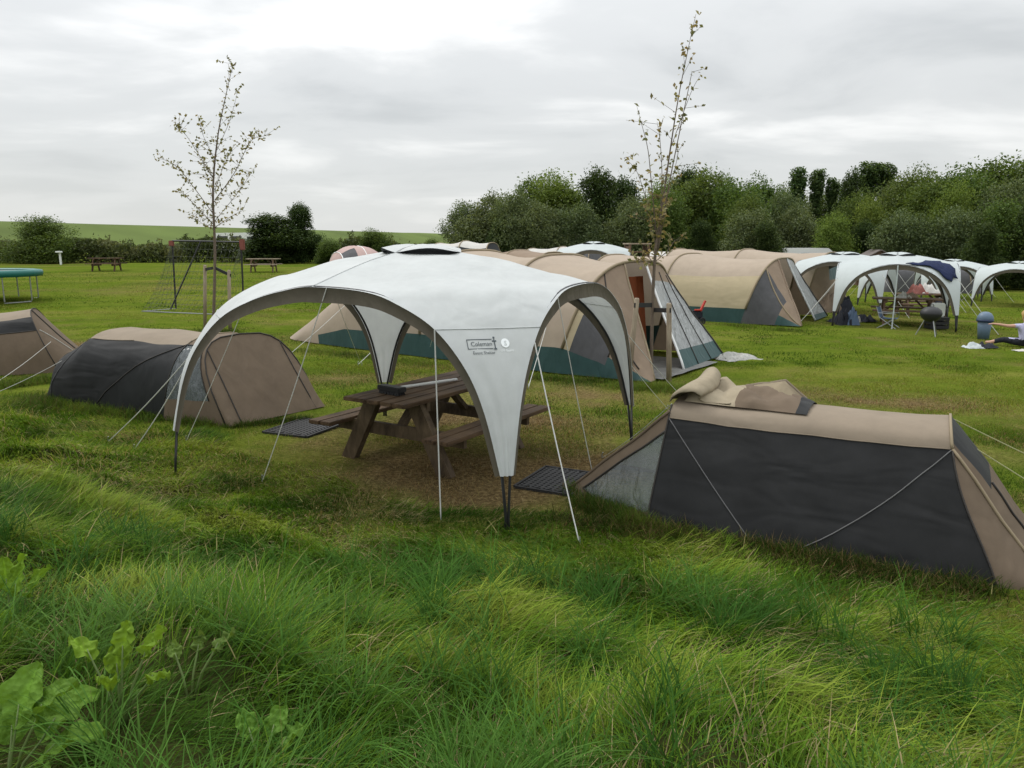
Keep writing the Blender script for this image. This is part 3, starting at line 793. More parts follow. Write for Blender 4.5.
    o = MB().grid(P).build('door_panel', M['cream_dark'], t, smooth=True); md = o.modifiers.new('cloth', 'SOLIDIFY'); md.thickness = .01
    MB().tube([Vector(r_[-1]) for r_ in P], .011, 6).build('door_hem', M['sand'], t)
    guy(Vector((.2, yc - .1, .75)), Vector((-1.1, yc - .5, 0)), t, .004, M['rope_y'])
    guy(Vector((.36, yc - .3, .92)), Vector((-1.5, yc - 1.3, 0)), t, .004, M['rope_y'])
    guy(Vector((2.6, yc - .1, .85)), Vector((3.6, yc - .9, 0)), t, .004)
    FOOT.append([t.matrix_basis @ Vector(q) for q in ((-.2, -.05, 0), (2.7, -.05, 0), (3.3, -.5, 0), (2.7, -1.5, 0), (-.2, -1.5, 0))])
    return t
TR = tent_right()

# --- tent at the left edge, seen from its rear end
def tent_edge():
    t = thing('small_tunnel_tent', 'small tent cut by the left picture edge, brown wall below a charcoal vent flap', 'tent', (-8.13, 13.75, 0), math.radians(23), 'small tunnel tents')
    NT = 24; yc = .85
    Lf = Loft([(-3.6, -4.2, .02, .7, .9), (-2.9, -2.6, 1.0, .82, .74), (-1.5, -1.5, 1.02, .85, .74), (-.05, -.5, 1.1, .85, .74), (.12, .42, .03, .78, .85)], [8, 8, 10, 10], NT, yc, sag=.035, wr=.01, seed=5)
    R = Lf.row
    def cls(i, j):
        if i < R[1]: return 'porch'
        if i < R[3]:
            if j < 5: return 'lower'
            if j < 8: return 'flap'
            return 'flank' if j >= NT - 8 else 'roof'
        return 'rear'
    Lf.parts(cls, {'rear': ('rear_wall', M['brown']), 'lower': ('side_wall', M['brown']), 'flap': ('vent_flap', M['charcoal']), 'flank': ('flank', M['charcoal']), 'roof': ('roof', M['sand']), 'porch': ('porch', M['brown'])}, t)
    Lf.seam([(R[3], 0), (R[3], NT)], .009, t, M['seam_dark'], 'hoop_sleeve')
    Lf.seam([(R[1], 5), (R[3], 5)], .009, t, M['seam_dark'], 'flap_edge')
    Lf.seam([(R[3], 11), (R[4], 11)], .014, t, M['seam_dark'], 'door_zip')
    Lf.seam([(R[3] + 1, 6), (R[4] - 3, 9)], .006, t, M['rope'], 'tension_tape')
    guy(Vector((-.15, .1, .55)), Vector((-.9, -1.1, 0)), t, .004)
    FOOT.append([t.matrix_basis @ Vector(q) for q in ((-3.6, .05, 0), (.2, .05, 0), (.2, 1.6, 0), (-3.6, 1.6, 0))])
    return t
TE = tent_edge()

# --- big tunnel tents. local x runs from the sleeping end to the porch, y away from the camera
def big_tent(P, label, rz, hoops, nsub, W, parts, name='tunnel_tent', seed=0, porch=True, ribs=()):
    t = thing(name, label, 'tent', (P[0], P[1], gh(P[0], P[1])), rz, 'long beige tunnel tents')
    NT = 32
    Lf = Loft(hoops, nsub, NT, W / 2, sag=.05, wr=.02, seed=seed)
    R = Lf.row
    Lf.parts(lambda i, j: parts(i, j, R, NT), {
        'roof': ('roof', M['beige']), 'wall': ('side_wall', M['yellow']), 'tan': ('side_panel', M['tan']), 'skirt': ('mud_skirt', M['teal']),
        'mesh': ('mesh_window', M['mesh_grey']), 'porch': ('porch_wall', M['tan']), 'clear': ('clear_front', M['clear']), 'pskirt': ('porch_skirt', M['teal']),
        'frontskirt': ('front_skirt', M['teal']), 'skirt0': ('end_skirt', M['teal']), 'farskirt': ('far_skirt', M['teal']), 'farporch': ('far_porch_wall', M['tan']), 'end': ('end_wall', M['beige']), 'far': ('far_wall', M['beige']), 'porchroof': ('porch_roof', M['tan']), 'yroof': ('roof_slope', M['yellow'])}, t)
    for r in ribs: Lf.seam([(R[r], 1), (R[r], NT - 1)], .03, t, M['seam_tan'], 'hoop_sleeve', 30, off=.01)
    c = t.matrix_basis
    return t, Lf, R

def front_pair(xh, xt, H, w, rd, yc, xn, wn, door, jb=(0, 12, 14, 26, 32)):
    # last hoop and the foot line of the porch; the doorway closes to a point at the top of the hoop
    def hoop(j):
        t = float(np.interp(j, jb, (0, 1.40, 1.62, 2.2, PI))); c = math.cos(t); sn = math.sin(t)
        sz = sn ** rd if sn > 1e-6 else 0
        return Vector((xh + (xt - xh) * sz, yc - w * math.copysign(abs(c) ** rd, c), H * sz))
    def foot(j):
        y = float(np.interp(j, jb, (0, door[0], door[1], wn - .12, wn)))
        return Vector((xn - .07 * y, y, .03))
    return hoop, foot
def p_first(i, j, R, NT):
    if i < R[1]:
        return 'skirt0' if (j < 1 and i > 3) else 'end'
    if i < R[4]:
        return 'skirt' if j < 1 else ('farskirt' if j >= NT - 1 else 'roof')
    n = i - R[4]
    if j < 12:
        if n < 1 and 1 <= j < 6: return 'wall'
        f = (n + .5) / 12; h_ = 2.2 + 2.6 * f                # skirt keeps its height while the wall narrows
        if j < (1 if n < 6 else 2): return 'pskirt'
        if j < 7 and n < 6: return 'mesh'
        return 'porch'
    if j < 14: return None                     # the open doorway
    if j < 26: return 'frontskirt' if n >= 10 else ('porchroof' if n < 2 else 'clear')
    return 'farporch'
ang = math.atan2(-.6, .8)
hF, nF = front_pair(8.15, 8.75, 1.95, 1.9, .68, 1.85, 10.0, 3.9, (.2, 1.55))
B1, L1, R1 = big_tent((-5.72, 18.49), 'longest beige tent behind the nearest canopy, orange cloth inside its open porch', ang,
    [(.6, -.3, .05, 1.7, .9), (2.4, 2.6, 1.95, 1.8, .68), (4.8, 4.8, 2.12, 1.85, .66), (7.0, 7.0, 2.05, 1.85, .66), hF, nF],
    [8, 6, 6, 8, 12], 3.7, p_first, seed=1, ribs=(2, 3, 4))
# orange inner curtain, groundsheet, crumpled film
mb = MB(); P = [[Vector((8.75 + .05 * math.sin(a * 1.9) - .02 * b, 1.0 + a * .09, .03 + 1.62 * b / 8)) for b in range(9)] for a in range(16)]
mb.grid(P); mb.build('inner_curtain', M['orange'], B1, smooth=True)
mb = MB(); mb.grid([[Vector((8.5 + 1.55 * a / 9, .35 + 2.4 * b / 9, .03 + .02 * mnoise.noise(Vector((a * .9, b * .9, 1))))) for b in range(10)] for a in range(10)])
mb.build('porch_groundsheet', M['groundsheet'], B1, smooth=True)
for jq in (18, 22): L1.seam([(R1[4] + 1, jq), (R1[5], jq)], .011, B1, M['seam_dark'], 'front_webbing')
L1.seam([(R1[4] + 6, 2), (R1[4] + 6, 7)], .012, B1, M['seam_dark'], 'porch_seam'); L1.seam([(R1[4], 9), (R1[5] - 2, 4)], .012, B1, M['seam_dark'], 'porch_seam')
L1.seam([(R1[4], 12), (R1[5], 12)], .02, B1, M['seam_tan'], 'door_edge'); L1.seam([(R1[4], 14), (R1[5], 14)], .025, B1, M['white'], 'front_edge')
L1.seam([(R1[4], 26), (R1[5], 26)], .022, B1, M['seam_dark'], 'front_edge')
guy(Vector((8.0, .15, 1.4)), Vector((8.6, -1.5, 0)), B1, .006)
guy(Vector((5, .1, 1.3)), Vector((4.6, -1.5, 0)), B1, .006)
guy(Vector((3, .1, 1.3)), Vector((2.4, -1.4, 0)), B1, .006)

def p_second(i, j, R, NT):
    if i < R[1]: return 'end'
    if i < R[3]:
        if j < 1: return 'skirt'
        if j >= NT - 1: return 'farskirt'
        if i < R[2]: return 'tan' if j < 6 else 'roof'
        return 'wall' if j < 6 else 'roof'
    n = i - R[3]
    if j < 12:
        if j < 2: return 'pskirt' if n > 6 else 'mesh'
        if j < 8 and n < 7: return 'mesh'
        return 'porch'
    if j < 14: return None
    if j < 26: return 'frontskirt' if n >= 11 else 'clear'
    return 'farporch'
hS, nS = front_pair(7.3, 7.85, 1.85, 1.85, .68, 1.85, 9.0, 3.8, (.2, 1.9))
B2, L2, R2 = big_tent((.77, 26.64), 'beige tunnel tent with straw yellow side wall, middle of the three long tents', ang,
    [(.4, -.2, .05, 1.7, .9), (2.0, 2.1, 1.9, 1.8, .68), (4.7, 4.9, 1.96, 1.85, .66), hS, nS],
    [6, 8, 10, 12], 3.7, p_second, seed=4, ribs=(1, 2, 3))
L2.seam([(R2[3], 8), (R2[4], 3)], .02, B2, M['seam_tan'], 'porch_seam'); L2.seam([(R2[3], 14), (R2[4], 14)], .03, B2, M['canopy'], 'front_edge'); L2.seam([(R2[3], 26), (R2[4], 26)], .03, B2, M['seam_dark'], 'front_edge')
L2.seam([(R2[3], 12), (R2[4], 12)], .03, B2, M['tan'], 'door_edge')
def p_third(i, j, R, NT):
    if i < R[1]: return 'end'
    if i < R[3]: return 'skirt' if j < 1 else 'roof'
    return 'frontskirt' if (j >= 12 and i - R[3] < 4 and j < 24) else 'porch'
hT, nT = front_pair(8.0, 8.4, 1.95, 1.85, .68, 1.85, 8.9, 3.7, (.2, 1.9))
c3 = G(829, 309)
B3, L3, R3 = big_tent((c3.x - 8.9 * .8, c3.y + 8.9 * .6), 'beige tunnel tent with plain brown end, farthest of the three long tents', ang,
    [(.4, -.2, .05, 1.7, .9), (2.0, 2.1, 2.05, 1.8, .68), (5.0, 5.1, 2.05, 1.85, .66), hT, nT],
    [6, 8, 10, 8], 3.7, p_third, seed=6, ribs=(1, 2, 3))
# low tents farther back, only their roofs clear the rest
def low_tent(u, d, w, ln, hgt, rzd, label, roofm, wallm, seed):
    x = (u - 512) / FPX * d * .985
    t = thing('ridge_tent', label, 'tent', (x, d, gh(x, d)), math.radians(rzd), 'tents at the back of the field')
    NT = 20
    Lf = Loft([(-ln / 2 - .5, -ln / 2 - .7, .05, w * .45, .9), (-ln / 2, -ln / 2 + .2, hgt * .95, w / 2, .6), (0, 0, hgt, w / 2, .6), (ln / 2, ln / 2 - .2, hgt * .96, w / 2, .6), (ln / 2 + .5, ln / 2 + .8, .05, w * .45, .9)], [4, 5, 5, 4], NT, 0, seed=seed, wr=.03)
    R = Lf.row
    Lf.parts(lambda i, j: 'e' if i < R[1] else ('e2' if i >= R[3] else ('w' if j < 6 else ('w2' if j >= NT - 6 else 'r'))), {'e': ('end_wall', wallm), 'e2': ('end_wall', wallm), 'w': ('side_wall', wallm), 'w2': ('side_wall', wallm), 'r': ('roof', roofm)}, t)
    for r in (1, 2, 3): Lf.seam([(R[r], 1), (R[r], NT - 1)], .03, t, M['seam_tan'], 'hoop_sleeve', 20)
    return t
low_tent(466, 40, 3.0, 3.2, 2.3, -15, 'white tent roof with dark windows, leftmost behind the nearest canopy roof', M['white_cloth'], M['mesh_dark'], 1)
low_tent(520, 33, 3.4, 3.6, 2.0, -30, 'pinkish brown tent roof rising just behind the longest beige tent', M['tan'], M['tan'], 2)
low_tent(563, 44, 3.4, 4.0, 2.1, -20, 'white tent roof with grey sides behind the pinkish brown roof', M['white_cloth'], M['mesh_grey'], 3)
low_tent(690, 42, 3.4, 4.4, 1.95, -30, 'grey-white tent with dark arch right of the wooden rack', M['white_cloth'], M['tan'], 4)
low_tent(930, 45, 3.5, 4.0, 1.6, -20, 'low grey tent roof between the far white canopies', M['mesh_grey'], M['mesh_grey'], 5)
# pink dome
x, d = at(358, 250, 33).x, 33
pt = thing('dome_tent', 'pale pink dome tent showing above the left shoulder of the nearest canopy', 'tent', (x, d, gh(x, d)), .5)
Lf = Loft([(-1.7, -1.7, .05, .5, 1), (-1.0, -.9, 1.7, 1.4, .8), (0, 0, 1.95, 1.7, .8), (1.0, .9, 1.6, 1.4, .8), (1.7, 1.7, .05, .5, 1)], [5, 5, 5, 5], 20, 0, seed=3, sag=-.06)
R = Lf.row
Lf.parts(lambda i, j: 'w' if (i in (R[1], R[1] + 1, R[1] + 2) and j in (5, 6, 7)) else ('l' if j < 4 else ('l2' if j > 15 else 'r')), {'r': ('roof', M['pink']), 'l': ('side_wall', M['pink']), 'l2': ('side_wall', M['pink']), 'w': ('window', M['mesh_grey'])}, pt)
for k_ in (1, 2): Lf.seam([(R[k_], 0), (R[k_], 20)], .02, pt, M['white'], 'hoop_sleeve')

# ------------------------------------------------------------------ picnic tables
def picnic_table(label, loc, rz, fine=True, mats=None):
    wt, wf = mats or (M['wood_dark'], M['wood_frame'])
    t = thing('picnic_table', label, 'picnic table', loc, rz, 'wooden picnic tables')
    if fine: t.scale = (1.1, 1.12, 1.0)
    L = 1.8; jit = random.Random(3)
    mb = MB()
    for k in range(5):
        mb.box((jit.uniform(-.012, .012), -.3 + k * .15, .735 + jit.uniform(-.004, .004)), (L, .138, .04), bev=.006 if fine else 0, rz=jit.uniform(-.004, .004))
    mb.build('tabletop', wt, t)
    for s in (-1, 1):
        mb = MB()
        for k in range(2): mb.box((jit.uniform(-.015, .015), s * (.62 + k * .14), .43), (L, .13, .042), bev=.006 if fine else 0)
        mb.build('bench_seat', wt, t)
    for sx in (-1, 1):
        x = sx * .6
        for sy in (-1, 1):
            MB().beam((x, sy * .6, -.03), (x, sy * .24, .712), .05 if not fine else .075, .15, up=(0, 1, 0)).build('leg', wf, t)
        MB().beam((x - sx * .055, -.76, .365), (x - sx * .055, .76, .365), .045, .13).build('bench_beam', wf, t)
        MB().beam((x - sx * .055, -.36, .668), (x - sx * .055, .36, .668), .045, .09).build('top_support', wf, t)
        MB().beam((x - sx * .08, 0, .40), (x - sx * .38, 0, .71), .05, .08, up=(0, 1, 0)).build('brace', wf, t)
    return t
PT = picnic_table('dark weathered picnic table with a broom on it, under the nearest canopy', (-.86, 8.34, 0), math.atan2(.845, .535))
p = G(107, 271); picnic_table('brown picnic table by the hedge, between the trampoline and the goal', p, .15, False, (M['wood_dark'], M['wood_dark']))
p = G(264, 272); picnic_table('pale-topped picnic table on the lawn right of the goal, before the round bush', p, .1, False, (M['stake'], M['wood_far']))
# broom lying on the table
def broom():
    ax = Vector((.535, .845, 0)); o = Vector((-.86, 8.34, .757)) - ax * .62 - Vector((-.845, .535, 0)) * -.05
    t = thing('broom', 'broom with black bristle head and pale handle lying on the nearest picnic table', 'broom', o, math.atan2(.845, .535) - .12)
    mb = MB().box((0, .02, .06), (.11, .34, .05), bev=.008); mb.build('head', M['black'], t)
    mb = MB()
    for a_ in range(4):
        for b_ in range(14): mb.beam((-.038 + a_ * .025, -.12 + b_ * .0215, .034), (-.05 + a_ * .03 + random.uniform(-.01, .01), -.125 + b_ * .0222, .001), .012, .012)
    mb.build('bristles', M['rubber'], t)
    MB().tube([(.03, .02, .055), (.4, .02, .04), (.98, .02, .02)], .016, 8).build('handle', M['white'], t, smooth=True)
broom()

# rubber ring mats
def mat_(label, px):
    c = [G(*q) for q in px]; ctr = sum(c, Vector()) / 4; ex = (c[1] - c[0] + c[2] - c[3]) / 2; ey = (c[3] - c[0] + c[2] - c[1]) / 2
    rz = math.atan2(ex.y, ex.x); t = thing('rubber_mat', label, 'mat', (ctr.x, ctr.y, ctr.z + .012), rz, 'black rubber ring mats'); t.scale = (ex.length / 1.1, ey.length / .72, 1)
    nx, ny, s = 13, 9, .078; mb = MB()
    for i in range(nx):
        for j in range(ny):
            cx_ = (i - nx / 2 + .5) * s + (s / 2 if j % 2 else 0); cy_ = (j - ny / 2 + .5) * s * .9; vs = []
            for k in range(6):
                a_ = PI / 3 * k + PI / 6
                for r_, z in ((.046, 0), (.046, .024), (.022, .024), (.022, 0)): vs.append((cx_ + r_ * math.cos(a_), cy_ + r_ * math.sin(a_), z + .0003 * ((i + j) % 3)))
            fs = [(k * 4 + m_, ((k + 1) % 6) * 4 + m_, ((k + 1) % 6) * 4 + m_ + 1, k * 4 + m_ + 1) for k in range(6) for m_ in range(3)]
            mb.add(vs, fs)
    mb.build('ring_grid', M['rubber'], t)
    MB().box((0, -.355, .012), (1.06, .03, .026)).box((0, .355, .012), (1.06, .03, .026)).box((-.535, 0, .012), (.03, .68, .026)).box((.575, 0, .012), (.03, .74, .026)).build('border', M['rubber'], t)
    FOOT.append([t.matrix_basis @ Vector(q) for q in ((-.5, -.33, 0), (.5, -.33, 0), (.5, .33, 0), (-.5, .33, 0))])
mat_('black rubber ring mat before the right tent porch', [(515, 491), (542, 470), (602, 477), (569, 498)])
mat_('black rubber ring mat at the porch of the left small tent', [(272, 433), (307, 419), (340, 428), (296, 441)])

# ------------------------------------------------------------------ goal, trampoline, posts
def goal():
    y0 = 25.0; Lb = G(176, 309); rt = Lb + Vector((2.3, -.5, 0)) * 1.05
    t = thing('football_goal', 'black framed football goal with sagging net and faded red corners on the left lawn', 'football goal', Lb, 0)
    a = Vector((0, 0, 0)); b = rt - Lb; b.z = gh(rt.x, rt.y) - Lb.z; h_ = Vector((.05, 0, 2.2)); back = Vector((-.65, -1.0, 0))
    MB().tube([a, a + h_], .03, 8).build('post', M['black'], t); MB().tube([b, b + h_], .03, 8).build('post', M['black'], t)
    MB().tube([a + h_, b + h_], .028, 8).build('crossbar', M['black'], t)
    MB().tube([a.lerp(b, .42) + h_, a.lerp(b, .02) + Vector((0, -.5, .02))], .025, 8).build('stay', M['black'], t)
    for q in (a, b):
        MB().box(q + h_ - Vector((-.03 if q == b else .03, 0, .08)), (.16, .1, .34 if q == b else .18), bev=.02).build('corner_bracket', M['redfade'], t)
    A0 = a + back; B0 = b + back * 1.0
    MB().tube([a, A0, A0.lerp(B0, .35), A0.lerp(B0, .7), B0, b], .018, 6).build('ground_bar', M['galv'], t)
    net = MB(); n = 16; m_ = 12
    def S(i, j):
        f = i / n; g = j / m_; top = a.lerp(b, f) + h_; bot = A0.lerp(B0, f)
        p = top.lerp(bot, g); p.z -= .25 * math.sin(PI * g) * 1.0; p.y += .1 * math.sin(PI * g); return p
    def S2(q, i, j):
        f = i / 6; g = j / m_; p1 = q + h_ * (1 - g); e = q + back; p2 = (q + h_).lerp(e, g); p2.z -= .25 * math.sin(PI * g); return p1.lerp(p2, f)
    for i in range(n + 1): net.tube([S(i, j) for j in range(m_ + 1)], .0042, 3, cap=False)
    for j in range(m_ + 1): net.tube([S(i, j) for i in range(n + 1)], .0042, 3, cap=False)
    for q in (a, b):
        for i in range(7): net.tube([S2(q, i, j) for j in range(m_ + 1)], .0042, 3, cap=False)
        for j in range(1, m_): net.tube([S2(q, i, j) for i in range(7)], .0042, 3, cap=False)
    net.build('net', plain('net_cord', (.1, .11, .085), rough=.9), t)
goal()
def trampoline():
    p = G(41, 303); c = Vector((p.x - 2.25, p.y + .3, 0)); c.z = gh(c.x, c.y); h_ = 1.06
    t = thing('trampoline', 'round trampoline with green padded rim at the left picture edge', 'trampoline', c, 0)
    MB().lathe([(1.5, h_ + .0), (1.5, h_ + .05), (1.72, h_ + .075), (1.92, h_ + .05), (1.95, h_ - .02), (1.93, h_ - .16), (1.9, h_ - .16), (1.9, h_ - .02), (1.5, h_)], n=48).build('rim_pad', M['green_pad'], t, smooth=True)
    MB().lathe([(0, h_ + .015), (1.0, h_ + .018), (1.51, h_ + .02)], n=48).build('jump_mat', M['black'], t)
    for k in range(4):
        a_ = -.35 + k * PI / 2; pts = []
        for s in (-1, 1):
            q = a_ + s * .28; pts.append((1.85 * math.cos(q), 1.85 * math.sin(q)))
        (x0, y0), (x1, y1) = pts
        MB().tube([(x0, y0, h_ - .03), (x0, y0, .08), (x0 * .98, y0 * .98, .025), (x1 * .98, y1 * .98, .025), (x1, y1, .08), (x1, y1, h_ - .03)], .022, 8).build('leg', M['galv'], t)
trampoline()
p = G(61, 265)
t = thing('water_post', 'small white post standing before the hedge left of the far picnic table', 'post', p)
MB().box((0, 0, .45), (.12, .12, .9), bev=.02).build('post', M['white'], t); MB().box((0, -.1, .95), (.42, .3, .12), bev=.03).build('basin', M['white'], t)

# ------------------------------------------------------------------ foliage
def rand_dirs(n):
    v = rng.normal(size=(n, 3)); return v / np.linalg.norm(v, axis=1)[:, None]
def leaf_quads(pos, size, col, flat=.4, aspect=.55):
    n = len(pos); a = rand_dirs(n); b = rand_dirs(n)
    nrm = rand_dirs(n); nrm[:, 2] = np.abs(nrm[:, 2]) + flat; nrm /= np.linalg.norm(nrm, axis=1)[:, None]
    a = a - nrm * np.sum(a * nrm, 1)[:, None]; a /= np.linalg.norm(a, axis=1)[:, None]; b = np.cross(nrm, a)
    s = size[:, None]; fold = nrm * s * .18
    V = np.stack([pos - a * s, pos - b * s * aspect + fold, pos + a * s, pos + b * s * aspect + fold], 1).reshape(-1, 3)
    F = np.arange(n * 4).reshape(n, 4); F = np.concatenate([F[:, [0, 1, 2]], F[:, [0, 2, 3]]])
    return V, F, np.repeat(col, 4, 0)
def crown_points(lobes, n, shell=.55):
    """random points gathered in many twig clumps over lobes (centre, radii)"""
    w = np.array([r[0] * r[1] + r[1] * r[2] + r[0] * r[2] for _, r in lobes]); w = w / w.sum(); P = []; K = []
    for (c, r), f in zip(lobes, w):
        m_ = int(n * f); nc = max(4, m_ // 22); d = rand_dirs(nc); rad = (shell + (1 - shell) * rng.random(nc) ** .6)
        rad = np.where(rng.random(nc) < .14, rad * rng.uniform(1.1, 1.4, nc), rad)
        cen = np.array(c) + d * np.array(r) * rad[:, None]
        i = rng.integers(0, nc, m_); cl = (.16 + .12 * rng.random(nc)) * np.mean(r)
        P.append(cen[i] + np.clip(rng.normal(size=(m_, 3)), -1.5, 1.5) * cl[i][:, None] * np.array([1, 1, .8])); K.append(rng.random(nc)[i])
    return np.concatenate(P), np.concatenate(K)
def palette(k, cols):
    cols = np.array(cols); x = np.clip(k + rng.normal(0, .12, len(k)), 0, .999) * (len(cols) - 1); i = x.astype(int); f = (x - i)[:, None]
    c = cols[i] * (1 - f) + cols[np.minimum(i + 1, len(cols) - 1)] * f
    return c * (1 + rng.normal(0, .12, len(k)))[:, None]
GREENS = {'willow': [(.05, .07, .028), (.085, .11, .05), (.14, .165, .09)],
          'bush': [(.036, .06, .014), (.065, .1, .024), (.105, .14, .042)],
          'dark': [(.02, .036, .012), (.034, .056, .018), (.06, .085, .03)],
          'lime': [(.06, .095, .016), (.1, .14, .03), (.15, .19, .05)],
          'poplar': [(.03, .052, .018), (.055, .088, .03), (.085, .12, .045)]}
def tree_meshes(kind, hgt, wid, n, lobes_n, leaf, low=.12):
    lobes = []
    R_ = random.Random(hash(kind) % 999 + int(hgt * 10) + lobes_n)
    for i in range(lobes_n):
        f = (i + .5) / lobes_n; z = hgt * (low + (.93 - low) * f)
        env = math.sin(PI * min(1, (.18 + .82 * f) ** .9)) ** .6 if kind != 'poplar' else .9 * math.sin(PI * (.1 + .85 * f)) ** .6
        for q in range(1 if kind == 'poplar' else 3):
            a_ = R_.uniform(0, 2 * PI); rr = wid / 2 * env * R_.uniform(.25, .85) * (0.15 if kind == 'poplar' else 1)
            s = wid * R_.uniform(.15, .32) * (1.5 if kind == 'poplar' else 1)
            lobes.append(((rr * math.cos(a_), rr * math.sin(a_), z + R_.uniform(-.3, .3)), (s, s, s * R_.uniform(.75, 1.15) * (1.6 if kind == 'poplar' else 1))))
    P, K = crown_points(lobes, n); P = P[P[:, 2] > .15]; K = K[:len(P)]
    V, F, C = leaf_quads(P, leaf * (.6 + .8 * rng.random(len(P))), palette(K, GREENS[kind]))
    crown = np_mesh('crown', V, F, C, M['leaf'])
    tr = MB(); tr.tube([(0, 0, -.1), (.05, 0, hgt * .25), (-.05, .05, hgt * .55), (0, 0, hgt * .85)], [hgt * .022, hgt * .017, hgt * .011, hgt * .003], 8)
    for i in range(8):
        z = hgt * R_.uniform(.15, .6); c, r = lobes[R_.randrange(len(lobes))]
        tr.tube([(0, 0, z), (c[0] * .5, c[1] * .5, (z + c[2]) / 2 + .1), c], [hgt * .010, hgt * .007, hgt * .003], 5)
    trunk = tr.build('trunk', M['bark'])
    me = (crown.data, trunk.data, float(np.percentile(P[:, 2], 99.5))); bpy.data.objects.remove(crown); bpy.data.objects.remove(trunk); return me
VAR = {'willow': [tree_meshes('willow', 6, 6.2, 30000, 5, .105, .06), tree_meshes('willow', 6, 6.6, 30000, 6, .105, .06)],
       'bush': [tree_meshes('bush', 7, 6.6, 32000, 6, .11, .04), tree_meshes('bush', 7, 7.2, 32000, 5, .112, .04)],
       'dark': [tree_meshes('dark', 8, 5.6, 30000, 7, .112, .04)],
       'lime': [tree_meshes('lime', 7, 6.2, 30000, 6, .108, .06)],
       'poplar': [tree_meshes('poplar', 8, 1.5, 11000, 9, .1, .1)]}
BASEH = {'willow': 6, 'bush': 7, 'dark': 8, 'lime': 7, 'poplar': 8}
def tree(kind, u, vtop, d, label, wscale=1.0, group='trees behind the campsite'):
    x = (u - 512) / FPX * d * .985; z0 = gh(x, d); top = EYE + (243 - vtop) / FPX * d; hgt = top - z0
    t = thing('tree', label, 'tree', (x, d, z0), random.uniform(0, 6.28), group)
    cm, tm, bh = random.choice(VAR[kind]); s = hgt / bh
    for nm, me in (('crown', cm), ('trunk', tm)):
        o = bpy.data.objects.new(nm, me); COL.objects.link(o); o.parent = t; o.scale = (s * wscale, s * wscale, s)
    return t
TREES = [  # kind, u, top v, distance, width factor, label
    ('willow', 468, 206, 66, .8, 'grey-green willow bush at the left end of the tree row'),
    ('willow', 494, 199, 64, .95, 'grey-green willow second from the left end of the tree row'),
    ('bush', 530, 184, 70, .95, 'taller mid-green tree behind the willows at the left of the row'),
    ('willow', 540, 207, 60, .8, 'low silvery willow before the taller left trees'),
    ('lime', 562, 180, 68, .9, 'yellow-green rounded tree left of the dark pointed tree'),
    ('dark', 598, 176, 64, .85, 'dark pointed evergreen left of the tall young tree'),
    ('willow', 578, 208, 60, .8, 'low silvery willow under the yellow-green rounded tree'),
    ('dark', 622, 184, 66, .85, 'dark tree just right of the dark pointed evergreen'),
    ('willow', 632, 202, 60, .8, 'pale willow behind the foot of the tall young tree'),
    ('dark', 684, 176, 70, .8, 'dark tree top just right of the tall young tree'),
    ('bush', 705, 178, 66, 1.0, 'broad mid-green tree right of the tall young tree'),
    ('bush', 668, 196, 60, .8, 'mid-green bush behind the tall young tree crown'),
    ('bush', 735, 187, 62, .95, 'rounded mid-green tree behind the middle long tent'),
    ('bush', 760, 184, 66, .6, 'olive tree left of the narrow poplars'),
    ('willow', 752, 213, 56, .9, 'pale willow low before the olive tree'),
    ('poplar', 795, 173, 72, .9, 'narrow poplar, leftmost of the three poplars'),
    ('poplar', 812, 175, 72, .85, 'narrow poplar in the middle of the three poplars'),
    ('poplar', 828, 183, 72, .8, 'shorter narrow poplar beside the dark blue-green tree'),
    ('dark', 847, 177, 70, .5, 'dark blue-green tree right of the poplars'),
    ('poplar', 865, 168, 72, 1.1, 'tall double-topped poplar, left top of the pair'),
    ('poplar', 880, 169, 72, 1.1, 'tall double-topped poplar, right top of the pair'),
    ('lime', 832, 217, 56, .8, 'small yellow-green bush low beneath the poplars'),
    ('willow', 795, 210, 60, .8, 'spreading willow low in front of the poplars'),
    ('lime', 872, 203, 58, .6, 'light green tree before the tall double poplar'),
    ('bush', 908, 176, 62, .65, 'tall green tree right of the gap beside the double poplar'),
    ('bush', 930, 182, 58, .95, 'olive green tree above the far white canopies'),
    ('willow', 905, 215, 52, .9, 'low willow over the navy-towel canopy'),
    ('bush', 958, 176, 58, .95, 'tall green tree second from the right picture edge group'),
    ('bush', 985, 170, 60, 1.0, 'tall green tree rising above its neighbours near the right edge'),
    ('bush', 1015, 168, 58, 1.0, 'tallest tree at the right picture edge'),
    ('willow', 960, 212, 50, .9, 'low willow behind the far right white canopy'),
    ('bush', 1000, 205, 48, .9, 'low dense bush behind the right edge canopy'),
    ('dark', 1035, 195, 46, .8, 'dark tree cut by the right picture edge'),
    ('dark', 935, 222, 54, .8, 'dark undergrowth tree between the white canopies'),
    ('dark', 700, 222, 58, .9, 'dark low tree behind the grey-white tent'),
    ('dark', 560, 222, 62, .9, 'dark low tree behind the white tent roofs'),
    ('dark', 862, 224, 56, .9, 'dark low tree beside the small gabled hut'),
    ('dark', 500, 222, 60, .8, 'dark low bush at the foot of the left willows'),
    ('dark', 765, 224, 54, .9, 'dark low tree behind the farthest long tent'),
    ('dark', 985, 226, 46, .9, 'dark low tree behind the rightmost canopies')]
